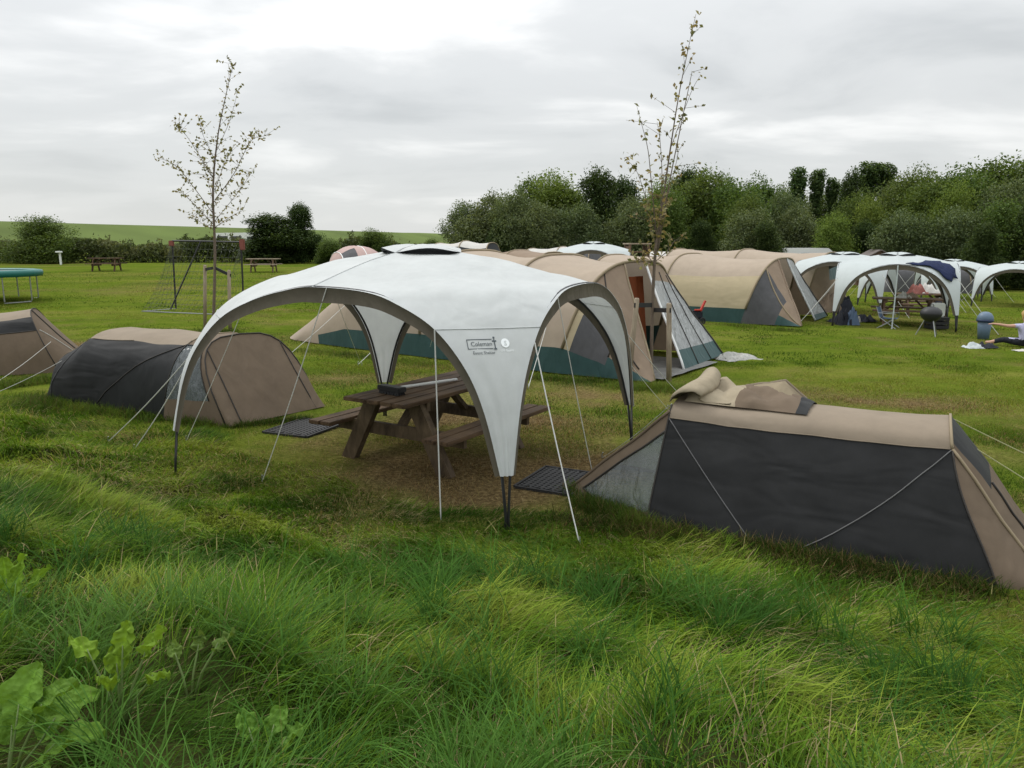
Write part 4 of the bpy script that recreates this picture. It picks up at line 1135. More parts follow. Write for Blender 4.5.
TREES += [('bush', 788, 191, 76, .6, 'distant bush between the middle tree mass and the leftmost poplar'), ('bush', 820, 196, 76, .6, 'distant bush filling the gap under the middle poplar'), ('bush', 838, 190, 76, .5, 'distant bush between the shorter poplar and the blue-green tree'),
    ('willow', 515, 197, 61, .7, 'grey-green willow third from the left end of the tree row'),
    ('lime', 655, 186, 72, .7, 'yellow-green tree top seen through the twigs of the tall young tree'),
    ('bush', 722, 183, 72, .7, 'mid-green tree top behind the broad tree right of the tall young tree'),
    ('willow', 782, 197, 63, .6, 'willow filling the foot of the leftmost poplar'),
    ('bush', 855, 196, 62, .6, 'mid-green tree in front of the dark blue-green tree'),
    ('willow', 893, 186, 66, .6, 'grey-green tree just right of the tall double poplar'),
    ('lime', 945, 190, 54, .6, 'yellow-green tree above the canopy with a dark arch'),
    ('bush', 972, 180, 66, .7, 'tree top between the two tall trees near the right edge'),
    ('willow', 1003, 186, 53, .6, 'grey-green tree in front of the tallest tree at the right edge'),
    ('bush', 745, 200, 58, .6, 'mid-green bush behind the ridge of the middle long tent')]
for kd, u, v, d, ws, lab in TREES: tree(kd, u, v, d, lab, ws)
tree('bush', 46, 219, 62, 'loose green bush in the hedge above the trampoline', 1.5, 'bushes along the hedge')
tree('dark', 272, 217, 62, 'dark rounded bush behind the pale-topped picnic table', 2.1, 'bushes along the hedge')
tree('dark', 302, 207, 63, 'dark bush with a pointed top right of the rounded bush', 1.0, 'bushes along the hedge')
tree('bush', 375, 231, 64, 'small bush on the dyke side above the pink dome tent', 1.2, 'bushes along the hedge')
tree('bush', 330, 240, 60, 'small green bush right of the pointed dark bush', 1.6, 'bushes along the hedge')
tree('bush', 432, 240, 66, 'small dark bush left of the tree row', 1.0, 'bushes along the hedge')

def hedge():
    n = 46000; f = rng.random(n); x = -62 + f * 58; y = 62.5 + f * 5 + rng.normal(0, .7, n)
    top = .95 + 1.5 * fbm(x * .45, y * .3, 4) + .5 * (vnoise(x * 3, y) > .8); z = top * rng.random(n) ** .75
    P = np.c_[x, y, ground_h(x, y) + z]; k = fbm(x * .9, z * 1.2 + 30, 3)
    V, F, C = leaf_quads(P, .09 + .12 * rng.random(n), palette(np.clip((k - .25) * 1.9, 0, 1), [(.028, .038, .014), (.06, .075, .03), (.115, .12, .06)]), flat=0, aspect=.35)
    o = np_mesh('hedge', V, F, C, M['leaf']); tag(o, 'long rough hedge of reeds and shrubs along the back of the left lawn', 'hedge')
hedge()
# dyke
def dyke():
    a = Vector((-90, 136)); b = Vector((-30, 316)); d = (b - a).normalized(); nrm = Vector((d.y, -d.x)); rows = []
    for i in range(90):
        s = -260 + i * 16; c = a + d * s; r = []
        for k, (o, z) in enumerate(((34, -1.5), (26, .9), (18, 2.6), (10, 4.4), (5, 5.5), (2, 5.95), (0, 6.05), (-3, 6), (-7, 5.6), (-26, -1.5))):
            p = c + nrm * o; r.append((p.x, p.y, z + .12 * mnoise.noise(Vector((p.x * .1, p.y * .1, k * .7)))))
        rows.append(r)
    m = plain('dyke_grass', (.09, .125, .03), rough=.95, var=.6, scale=.045, bump=.6, bscale=1.5, spec=.1)
    o = MB().grid(rows).build('dyke', m, smooth=True); tag(o, 'long grassy dyke along the horizon', 'dyke', kind='structure')
dyke()

# young staked trees
def young(label, d, stems, leaves, seed):
    base = at(stems[0][0][0], stems[0][0][1], d); base.z = gh(base.x, d)
    t = thing('young_tree', label, 'tree', base, 0, 'young staked trees'); R_ = random.Random(seed)
    tw = MB(); P = []; 
    for si, (pts) in enumerate(stems):
        off = 0 if si == 0 else R_.uniform(-.55, .55); W = []
        for k, (u, v, r) in enumerate(pts):
            w = at(u, v, d + off * (k / max(1, len(pts) - 1))) - base
            if si == 0 and k == 0: w = Vector((0, 0, -.05))
            W.append((w, r))
        pp = catmull([w for w, _ in W], 5); rs = np.interp(np.linspace(0, len(W) - 1, len(pp)), range(len(W)), [r for _, r in W])
        tw.tube(pp, list(rs), 6)
        dens = leaves[si]
        if dens:
            for q in pp[(8 if si == 0 else 1):]:
                for _ in range(dens):
                    if R_.random() < .78: 
                        g = R_.gauss(0, .11); P.append((q.x + R_.gauss(0, .04), q.y + R_.gauss(0, .06), q.z + g * .6))
                        if R_.random() < .22:
                            e = Vector((R_.gauss(0, .2), R_.gauss(0, .2), R_.uniform(.02, .3))); tw.tube([q, q + e], [.004, .002], 3)
                            P += [tuple(q + e * R_.uniform(.5, 1.05)) for _ in range(4)]
    tw.build('trunk', M['bark_young'], t, smooth=True)
    P = np.array(P); n = len(P)
    V, F, C = leaf_quads(P, .026 + .03 * rng.random(n), palette(rng.random(n), [(.09, .1, .045), (.14, .14, .06), (.2, .15, .075), (.2, .2, .1)]), flat=.1, aspect=.6)
    np_mesh('crown', V, F, C, M['leaf'], t)
    return base
yb = young('slim young tree with sparse rusty leaves, left of the nearest canopy', 20.2,
      [[(213, 330, .042), (215, 255, .035), (213, 190, .026), (218, 135, .016), (226, 95, .009), (233, 64, .004)],
       [(214, 215, .012), (192, 185, .008), (175, 165, .006), (158, 158, .003)], [(214, 180, .01), (196, 150, .007), (182, 130, .004), (176, 128, .003)],
       [(214, 225, .01), (195, 205, .007), (180, 190, .003)], [(215, 200, .012), (235, 172, .008), (250, 142, .005), (264, 136, .003)],
       [(214, 222, .01), (236, 195, .006), (252, 172, .003)], [(215, 160, .008), (203, 135, .005), (200, 118, .003)], [(217, 150, .008), (230, 120, .005), (238, 90, .003)],
       [(214, 205, .008), (208, 180, .005), (202, 160, .003)], [(214, 228, .008), (232, 216, .005), (244, 210, .003)], [(214, 230, .007), (200, 222, .004), (192, 214, .003)],
       [(215, 190, .008), (224, 165, .005), (232, 150, .003)]],
      [7, 8, 7, 6, 8, 6, 6, 6, 6, 5, 5, 8], 4)
young('tall spindly young tree before the longest beige tent, bare upright twigs', 13.2,
      [[(651, 374, .034), (654, 270, .028), (661, 215, .022), (668, 165, .014), (678, 100, .009), (689, 45, .005), (696, 14, .003)],
       [(658, 250, .015), (668, 190, .01), (682, 120, .007), (692, 72, .004)], [(657, 240, .012), (652, 190, .008), (648, 150, .006), (641, 122, .003)],
       [(655, 230, .009), (645, 195, .006), (636, 170, .004), (624, 158, .003)], [(659, 225, .01), (662, 180, .007), (660, 140, .005), (657, 122, .003)],
       [(661, 215, .009), (672, 180, .006), (679, 150, .003)], [(655, 268, .008), (647, 255, .005), (641, 262, .003)], [(655, 262, .008), (668, 250, .005), (675, 240, .003)],
       [(656, 245, .008), (650, 225, .005), (646, 205, .003)], [(657, 240, .008), (664, 222, .005), (668, 200, .003)], [(655, 255, .006), (660, 240, .004), (662, 215, .003)], [(670, 150, .006), (690, 95, .004), (700, 76, .002)]],
      [4, 3, 2, 3, 2, 2, 4, 3, 4, 4, 4, 2], 8)
def stake(u, v0, v1, d, label, to=None):
    p = at(u, v0, d); p.z = gh(p.x, d); q = at(v1[0], v1[1], d) - p
    t = thing('tree_stake', label, 'stake', p, 0, 'wooden tree stakes')
    MB().tube([(0, 0, -.1), q * .5, q * .985, q], [.045, .044, .042, .03], 10).build('post', M['stake'], t, smooth=True)
    if to:
        w = at(to[0], to[1], to[2]) - p
        s = q.normalized() * (q.length - .12); dd = (w - s).normalized()
        MB().beam(s - dd * .06, s.lerp(w, .97), .02, .075).build('tie_strap', M['rubber'], t)
stake(205, 331, (205, 265), 20.5, 'left wooden stake tied to the slim young tree', (213, 268, 20.2))
stake(230, 331, (229, 270), 20.0, 'right wooden stake tied to the slim young tree', (215, 268, 20.2))
stake(628, 384, (637, 298), 12.75, 'leaning wooden stake left of the tall spindly tree', (652, 305, 13.2))
stake(669, 386, (669, 303), 12.65, 'upright wooden stake right of the tall spindly tree', (654, 310, 13.2))

# ------------------------------------------------------------------ things around the far canopy
A = SH[0]; AM = A.location; az = A.rotation_euler.z
def near_A(lx, ly, lz=0):
    c, s = math.cos(az), math.sin(az); x = AM.x + lx * c - ly * s; y = AM.y + lx * s + ly * c
    return Vector((x, y, gh(x, y) + lz))
picnic_table('brown picnic table under the navy-towel canopy, nearer of its two', near_A(.35, .1), az + 0.05, False, (M['wood_far'], M['wood_far']))
picnic_table('brown picnic table behind the navy-towel canopy', near_A(1.0, 5.2), az + .3, False, (M['wood_far'], M['wood_far']))
MB().tube([(0, -1.56, 1.72), (0, -1.62, .9), (-.02, -1.72, 0)], .018, 6).build('front_pole', M['canopy_far'], A)
# towel over the roof
def towel():
    P = pp[(1, -1)][0]
    k = 3; pts = []
    ri = lambda i, j: Vector(P[i][j])
    rows = []
    for a_ in range(12):
        r = []
        for b_ in range(8):
            i = 6.0 + a_ * .95 + .6 * math.sin(b_ * .9); j = 7.2 - b_ * .62 - a_ * .12 + .4 * math.sin(a_ * .8)
            i0, j0 = min(int(i), len(P) - 2), min(int(j), 7); fi, fj = i - i0, j - j0
            q = P[i0][j0].lerp(P[i0 + 1][j0], fi).lerp(P[i0][j0 + 1].lerp(P[i0 + 1][j0 + 1], fi), fj)
            r.append(q + Vector((.02, -.05, .035)) + Vector((0, 0, .02 * math.sin(a_ * 1.7 + b_ * 2))))
        rows.append(r)
    t = MB().grid(rows).build('towel', M['navy'], None, smooth=True)
    t.matrix_basis = A.matrix_basis.copy(); md = t.modifiers.new('c', 'SOLIDIFY'); md.thickness = .02
    tag(t, 'crumpled navy towel thrown over the white canopy roof', 'towel')
towel()
def kettle():
    p = G(929, 336); t = thing('kettle_grill', 'black kettle barbecue on pale legs before the far white canopy', 'barbecue', p); t.scale = (.85, .85, .85)
    MB().lathe([(0, .42), (.14, .43), (.25, .52), (.3, .64), (.3, .67), (.27, .76), (.16, .84), (0, .87)], n=20).build('bowl', M['black'], t, smooth=True)
    for k in range(3):
        a_ = 2 * PI * k / 3 + .5; MB().tube([(.14 * math.cos(a_), .14 * math.sin(a_), .5), (.36 * math.cos(a_), .36 * math.sin(a_), 0)], .016, 6).build('leg', M['galv'], t)
    MB().tube([(-.06, 0, .86), (-.05, 0, .92), (.05, 0, .92), (.06, 0, .86)], .012, 6).build('handle', M['black'], t)
kettle()
def jerry():
    p = G(942, 330); t = thing('water_canister', 'white plastic box standing on a dark crate right of the barbecue', 'canister', (p.x, p.y + .3, p.z + .33)); t.scale = (.75, .75, .75)
    MB().box((0, 0, .25), (.42, .3, .5), bev=.04).build('body', M['white'], t); MB().tube([(-.1, 0, .5), (-.1, 0, .55), (.1, 0, .55), (.1, 0, .5)], .018, 6).build('handle', M['bin_dark'], t)
    c = thing('storage_crate', 'dark crate under the white plastic box', 'crate', (p.x, p.y + .3, p.z))
    mb = MB()
    for k in range(3):
        for s in (-1, 1):
            mb.box((0, s * .19, .06 + k * .11), (.46, .02, .08)); mb.box((s * .24, 0, .06 + k * .11), (.02, .36, .08))
    mb.box((0, 0, .02), (.46, .36, .02)); mb.box((0, 0, .315), (.48, .38, .02)); mb.build('slats', M['black'], c)
    for sx in (-1, 1):
        for sy in (-1, 1): MB().box((sx * .22, sy * .17, .16), (.03, .03, .3)).build('corner_post', M['black'], c)
jerry()
def bin_():
    p = G(983, 339); t = thing('dustbin', 'blue-grey dustbin with domed lid on the lawn at the right', 'dustbin', p); t.scale = (.62, .62, .74)
    MB().lathe([(0, 0), (.2, 0), (.225, .3), (.255, .62), (.24, .62), (.235, .6)], n=24).build('body', M['bin'], t, smooth=True)
    MB().lathe([(.25, .56), (.30, .57), (.30, .645), (.262, .65)], n=24).build('rim_band', M['bin_dark'], t, smooth=True)
    MB().lathe([(.285, .645), (.29, .67), (.27, .75), (.2, .84), (.1, .885), (0, .895)], n=24).build('lid', M['bin'], t, smooth=True)
    MB().box((0, -.245, .73), (.2, .03, .08), bev=.01, rx=-.3).build('lid_flap', M['bin'], t)
bin_()
def chair():
    p = G(888, 328); t = thing('camp_chair', 'folding camp chair with faded blue cloth under the far canopy, left of its table', 'chair', p, .9); t.scale = (.8, .8, .68)
    MB().grid([[(-.25 + .5 * a_ / 5, -.25 + .5 * b_ / 5, .42 - .05 * math.sin(PI * a_ / 5) - .03 * math.sin(PI * b_ / 5)) for b_ in range(6)] for a_ in range(6)]).build('seat', M['denim'], t, smooth=True)
    MB().grid([[(-.25 + .5 * a_ / 5, .26 + .1 * b_ / 5, .42 + .42 * b_ / 5) for b_ in range(6)] for a_ in range(6)]).build('backrest', M['denim'], t, smooth=True)
    for sx in (-1, 1):
        MB().tube([(sx * .26, -.3, 0), (sx * .26, .25, .45), (sx * .26, .37, .86)], .014, 6).build('leg', M['galv'], t)
        MB().tube([(sx * .27, .3, 0), (sx * .27, -.25, .42), (sx * .27, -.26, .6), (sx * .27, .3, .62)], .014, 6).build('leg', M['galv'], t)
chair()
def heap(label, p, sx, sy, hz, mats, seed, name='clothes_heap', cat='clothes', rz=0):
    t = thing(name, label, cat, p, rz)
    for q in range(len(mats)):
        rows = []; n = 12
        for a_ in range(n + 1):
            r = []
            for b_ in range(n + 1):
                f = a_ / n * 2 - 1; g = b_ / n * 2 - 1
                e = max(0, 1 - max(abs(f), abs(g)) ** 3); z = hz * e * (.45 + .8 * mnoise.noise(Vector((f * 2.2 + seed + q * 5, g * 2.2, seed))) + .3 * mnoise.noise(Vector((f * 6, g * 6, q + seed))))
                r.append((sx * (f * (.75 + .2 * mnoise.noise(Vector((g * 2, q, seed))))) * .8 + (q - (len(mats) - 1) / 2) * sx * .75, sy * g * (.8 + .3 * mnoise.noise(Vector((f * 2, q + 3, seed)))), max(.004, z) + .012 * q))
            rows.append(r)
        o = MB().grid(rows).build('garment', mats[q], t, smooth=True)
    return t
heap('pale and grey clothes lying on the grass before the dustbin', G(980, 348), .35, .22, .16, [M['canopy_far'], M['darkcloth']], 2)
heap('heap of dark and white clothes at the left foot of the navy-towel canopy', G(852, 322), .5, .35, .3, [M['darkcloth'], M['white_cloth'], M['darkcloth']], 5)
heap('dark bags piled inside the canopy behind, left of the navy-towel canopy', G(835, 312), .6, .5, .9, [M['brown'], M['darkcloth']], 7, 'bag_pile', 'bags')
heap('crumpled grey plastic sheet on the grass beside the clear tent front', G(733, 358), .75, .5, .16, [M['tarp']], 8, 'plastic_sheet', 'sheet', .4)
o = heap('dark jacket hanging bundle on the left pole of the navy-towel canopy', near_A(-1.15, -1.1, .0), .3, .25, .75, [M['darkcloth'], M['denim']], 11, 'jacket_bundle', 'jacket')
heap('red and white bundle on the picnic table behind the navy-towel canopy', near_A(1.0, 5.2, .76), .5, .3, .5, [M['redfade'], M['white_cloth']], 3, 'blanket_bundle', 'bundle')
heap('small heap of tableware and food bags on the table under the navy-towel canopy', near_A(.35, .1, .757), .28, .22, .22, [M['white_cloth'], M['tan']], 14, 'picnic_bundle', 'bundle')
# cart with a red handle
def cart():
    p = G(694, 324); t = thing('beach_cart', 'black fabric cart with a red handle between the two nearest long tents', 'cart', p, .3); t.scale = (.7, .7, .7)
    MB().box((0, 0, .38), (.6, .4, .34), bev=.06).build('body', M['darkcloth'], t)
    for sx in (-1, 1):
        for sy in (-1, 1):
            mb = MB(); pts = [(sx * .24 + .12 * math.cos(a_ * PI / 8), sy * .24, .13 + .12 * math.sin(a_ * PI / 8)) for a_ in range(17)]
            mb.tube(pts, .035, 8, cap=False); mb.box((sx * .24, sy * .24, .13), (.16, .03, .05)).box((sx * .24, sy * .24, .13), (.05, .034, .16)); mb.build('wheel', M['rubber'], t)
    MB().beam((.2, -.1, .52), (.42, -.1, .95), .06, .1, up=(0, 1, 0)).box((.1, -.12, .58), (.3, .2, .06), bev=.02).build('handle', M['red'], t)
cart()
# wooden rack
def rack():
    d = 36; x = at(637, 248, d).x; t = thing('wooden_rack', 'tall brown wooden rack standing behind the beige tents', 'rack', (x, d, gh(x, d)), .2)
    for sx in (-1, 1):
        mb = MB(); w = .13
        mb.box((sx * .45, -.3, 1.12), (.09, .09, 2.24)).box((sx * .45, .3, 1.12), (.09, .09, 2.24))
        for k in range(8): mb.box((sx * .45, 0, .25 + k * .26), (.03, .52, .2))
        mb.build('side_panel', M['wood_far'], t)
    for k in range(3): MB().box((0, 0, .5 + k * .7), (.8, .6, .05)).build('shelf', M['wood_far'], t)
    MB().box((0, 0, 2.27), (1.1, .8, .06)).build('top', M['stake'], t)
rack()
def campervan():
    d = 84; p = at(240, 240, d); g0 = 1.0; x = p.x
    t = thing('camper_van', 'small white camper van with dark windows beyond the hedge, left of the round bush', 'camper van', (x, d, g0), .15)
    mb = MB(); prof = [(-2.5, .35), (-2.5, 2.0), (-2.3, 2.35), (1.6, 2.4), (1.9, 2.2), (2.5, 1.35), (2.75, 1.1), (2.75, .35)]; n = len(prof)
    vs = [(a_, -.95, b_) for a_, b_ in prof] + [(a_, .95, b_) for a_, b_ in prof]
    mb.add(vs, [tuple(range(n)), tuple(range(2 * n - 1, n - 1, -1))] + [(i, i + n, (i + 1) % n + n, (i + 1) % n) for i in range(n)]); mb.build('body', M['white'], t)
    for a_ in (-1.6, -.2): MB().box((a_, -.955, 1.72), (1.1, .02, .6), bev=.008).build('window', M['glassdark'], t)
    MB().box((1.35, -.955, 1.7), (.9, .02, .55)).build('window', M['glassdark'], t)
    for a_ in (-1.6, 1.7):
        for s in (-1, 1):
            mb = MB(); mb.tube([(a_ + .26 * math.cos(q * PI / 8), s * .88, .33 + .26 * math.sin(q * PI / 8)) for q in range(17)], .09, 8, cap=False); mb.box((a_, s * .88, .33), (.4, .1, .4)); mb.build('wheel', M['rubber'], t)
campervan()
def hut(u, d, w, l, h_, label, wallm, roofm):
    x = at(u, 250, d).x; t = thing('hut', label, 'hut', (x, d, gh(x, d)), -.2)
    mb = MB(); mb.add([(-w / 2, -l / 2, 0), (w / 2, -l / 2, 0), (w / 2, -l / 2, h_), (0, -l / 2, h_ + w * .3), (-w / 2, -l / 2, h_), (-w / 2, l / 2, 0), (w / 2, l / 2, 0), (w / 2, l / 2, h_), (0, l / 2, h_ + w * .3), (-w / 2, l / 2, h_)],
           [(0, 1, 2, 3, 4), (9, 8, 7, 6, 5), (0, 5, 6, 1), (1, 6, 7, 2), (4, 9, 5, 0)]); mb.build('wall', wallm, t)
    rf = MB()
    for s in (-1, 1): rf.beam((s * (w / 4 + .08), -l / 2 - .2, h_ + w * .15 - .0), (s * (w / 4 + .08), l / 2 + .2, h_ + w * .15), w * .62, .06, up=(s * .51, 0, .86))
    rf.build('roof', roofm, t)
    MB().box((0, -l / 2 - .02, h_ * .45), (w * .34, .05, h_ * .85)).build('door', M['wood_far'], t)
hut(835, 50, 1.7, 2.0, 1.45, 'small pinkish gabled hut under the trees behind the canopies', M['brick'], M['roofgrey'])
hut(876, 52, 2.6, 2.4, 1.5, 'grey-roofed hut right of the pinkish gabled hut', M['wood_far'], M['roofgrey'])
def caravan(u, d, label):
    x = at(u, 250, d).x; t = thing('caravan', label, 'caravan', (x, d, gh(x, d)), .2, 'white caravans under the trees')
    mb = MB(); prof = [(-2.2, .4), (-2.35, 1.2), (-2.1, 2.2), (-1.8, 2.4), (1.8, 2.4), (2.1, 2.2), (2.35, 1.2), (2.2, .4)]; n = len(prof)
    vs = [(a_, -1, b_) for a_, b_ in prof] + [(a_, 1, b_) for a_, b_ in prof]
    mb.add(vs, [tuple(range(n)), tuple(range(2 * n - 1, n - 1, -1))] + [(i, i + n, (i + 1) % n + n, (i + 1) % n) for i in range(n)]); mb.build('body', M['white'], t)
    for a_ in (-1.3, 1.2): MB().box((a_, -1.005, 1.6), (1.1, .02, .6)).build('window', M['glassdark'], t)
    MB().box((0, -1.005, 1.3), (.6, .03, 1.6)).build('door', M['canopy_far'], t)
    for s in (-1, 1):
        mb = MB(); mb.tube([(.26 * math.cos(q * PI / 8), s * .9, .33 + .26 * math.sin(q * PI / 8)) for q in range(17)], .08, 8, cap=False); mb.box((0, s * .9, .33), (.4, .1, .4)); mb.build('wheel', M['rubber'], t)
caravan(797, 55, 'white caravan half hidden under the trees behind the farthest long tent')

# ------------------------------------------------------------------ seated child
def child():
    p = G(1024, 347)
    t = thing('person', 'child in a lilac shirt seated on the grass, back turned, arm stretched to the left', 'person', p, 0)
    J = {'pel': ((0, 0, .12), .12), 'sp1': ((0, .01, .26), .115), 'sp2': ((0, .0, .40), .125), 'neck': ((0, .01, .5), .05), 'n2': ((0, .02, .55), .048), 'h1': ((0, .03, .62), .085), 'h2': ((0, .035, .69), .09), 'h3': ((0, .03, .76), .05),
         'shl': ((-.15, 0, .455), .055), 'ell': ((-.33, .08, .44), .036), 'wrl': ((-.5, .16, .47), .026), 'hal': ((-.58, .19, .475), .022), 'fil': ((-.64, .21, .475), .012),
         'shr': ((.15, 0, .455), .055), 'elr': ((.21, .05, .29), .038), 'wrr': ((.14, .22, .2), .027), 'har': ((.1, .28, .18), .022),
         'hipl': ((-.09, .03, .1), .09), 'knl': ((-.3, .26, .13), .065), 'anl': ((-.48, .4, .05), .042), 'tol': ((-.55, .48, .045), .03),
         'hipr': ((.09, .03, .1), .09), 'knr': ((.22, .34, .16), .065), 'anr': ((.02, .5, .05), .042), 'tor': ((-.06, .56, .045), .03)}
    E_ = [('pel', 'sp1'), ('sp1', 'sp2'), ('sp2', 'neck'), ('neck', 'n2'), ('n2', 'h1'), ('h1', 'h2'), ('h2', 'h3'), ('sp2', 'shl'), ('shl', 'ell'), ('ell', 'wrl'), ('wrl', 'hal'), ('hal', 'fil'),
          ('sp2', 'shr'), ('shr', 'elr'), ('elr', 'wrr'), ('wrr', 'har'), ('pel', 'hipl'), ('hipl', 'knl'), ('knl', 'anl'), ('anl', 'tol'), ('pel', 'hipr'), ('hipr', 'knr'), ('knr', 'anr'), ('anr', 'tor')]
    ks = list(J); me = bpy.data.meshes.new('body'); me.from_pydata([J[k][0] for k in ks], [(ks.index(a_), ks.index(b_)) for a_, b_ in E_], [])
    o = bpy.data.objects.new('body', me); COL.objects.link(o)
    o.modifiers.new('skin', 'SKIN'); sd = o.modifiers.new('sub', 'SUBSURF'); sd.levels = 2
    if not me.skin_vertices: me.skin_vertices.new()
    for i, k in enumerate(ks):
        me.skin_vertices[0].data[i].radius = (J[k][1], J[k][1]); me.skin_vertices[0].data[i].use_root = (k == 'pel')
    bpy.context.view_layer.update(); dg = bpy.context.evaluated_depsgraph_get()
    m2 = bpy.data.meshes.new_from_object(o.evaluated_get(dg)); bpy.data.objects.remove(o)
    m2.name = 'body'; m2.materials.clear()
    for k in ('skin', 'lilac', 'darkcloth'): m2.materials.append(M[k])
    for pl in m2.polygons:
        c = pl.center; pl.use_smooth = True
        if c.z > .525: pl.material_index = 0
        elif c.z > .17 and abs(c.x) < .24 and c.y < .17: pl.material_index = 1
        elif c.z < .26 and (c.x ** 2 + c.y ** 2) < .55 ** 2 and not (c.y > .12 and c.z > .17 and c.x > .05 and c.x < .2): pl.material_index = 2
        else: pl.material_index = 0
    b = bpy.data.objects.new('body', m2); COL.objects.link(b); b.parent = t
    # five fingers on the stretched hand
    fg = MB()
    for k in range(4): fg.tube([(-.6, .195 + .012 * (k - 1.5), .478), (-.645 - .006 * (k in (1, 2)), .212 + .014 * (k - 1.5), .476), (-.672 - .008 * (k in (1, 2)), .22 + .015 * (k - 1.5), .466)], [.0085, .0075, .006], 6)
    fg.tube([(-.57, .17, .478), (-.59, .15, .482), (-.612, .15, .48)], [.01, .008, .006], 6)
    fg.build('fingers', M['skin'], t, smooth=True)
    hr = MB(); rows = []
    for i in range(9):
        r = []
        for k in range(16):
            th = PI * .68 * i / 8; ph = 2 * PI * k / 16
            wob = 1 + .04 * math.sin(ph * 5 + i)
            if math.sin(ph) > .2: th *= .62          # the fringe is short on the face side
            r.append((.104 * math.sin(th) * math.cos(ph) * wob, .03 + .11 * math.sin(th) * math.sin(ph) * wob, .685 + .12 * math.cos(th)))
        r.append(r[0]); rows.append(r)
    hr.grid(rows); hr.build('hair', M['hair'], t, smooth=True)
    sc_ = 1.05; t.scale = (sc_,) * 3
    w = heap('white cloth spread under the seated child', G(1022, 351), .26, .14, .05, [M['white_cloth']], 4, 'picnic_cloth', 'cloth')
child()

# ------------------------------------------------------------------ grass
def noise_col(x, y, pal, sc, jit=.15):
    k = np.clip((fbm(x * sc + 7, y * sc * 1.4 + 3, 4) - .5) * 3.2 + .48 + rng.normal(0, .16, len(x)), 0, .999); p = np.array(pal); q = k * (len(p) - 1); i = q.astype(int); f = (q - i)[:, None]
    return np.clip((p[i] * (1 - f) + p[np.minimum(i + 1, len(p) - 1)] * f) * (1 + rng.normal(0, jit, len(x)))[:, None], .004, 1)
FRESH = [(.028, .066, .006), (.062, .124, .010), (.102, .174, .015), (.165, .212, .03)]
STRAW = np.array((.27, .22, .115))
def scatter(n, x0, x1, y0, y1):
    x = rng.uniform(x0, x1, n); y = rng.uniform(y0, y1, n); return x, y
def in_view(x, y, m=1.9): return (np.abs(x) < .70 * y + m) & (y > .7)

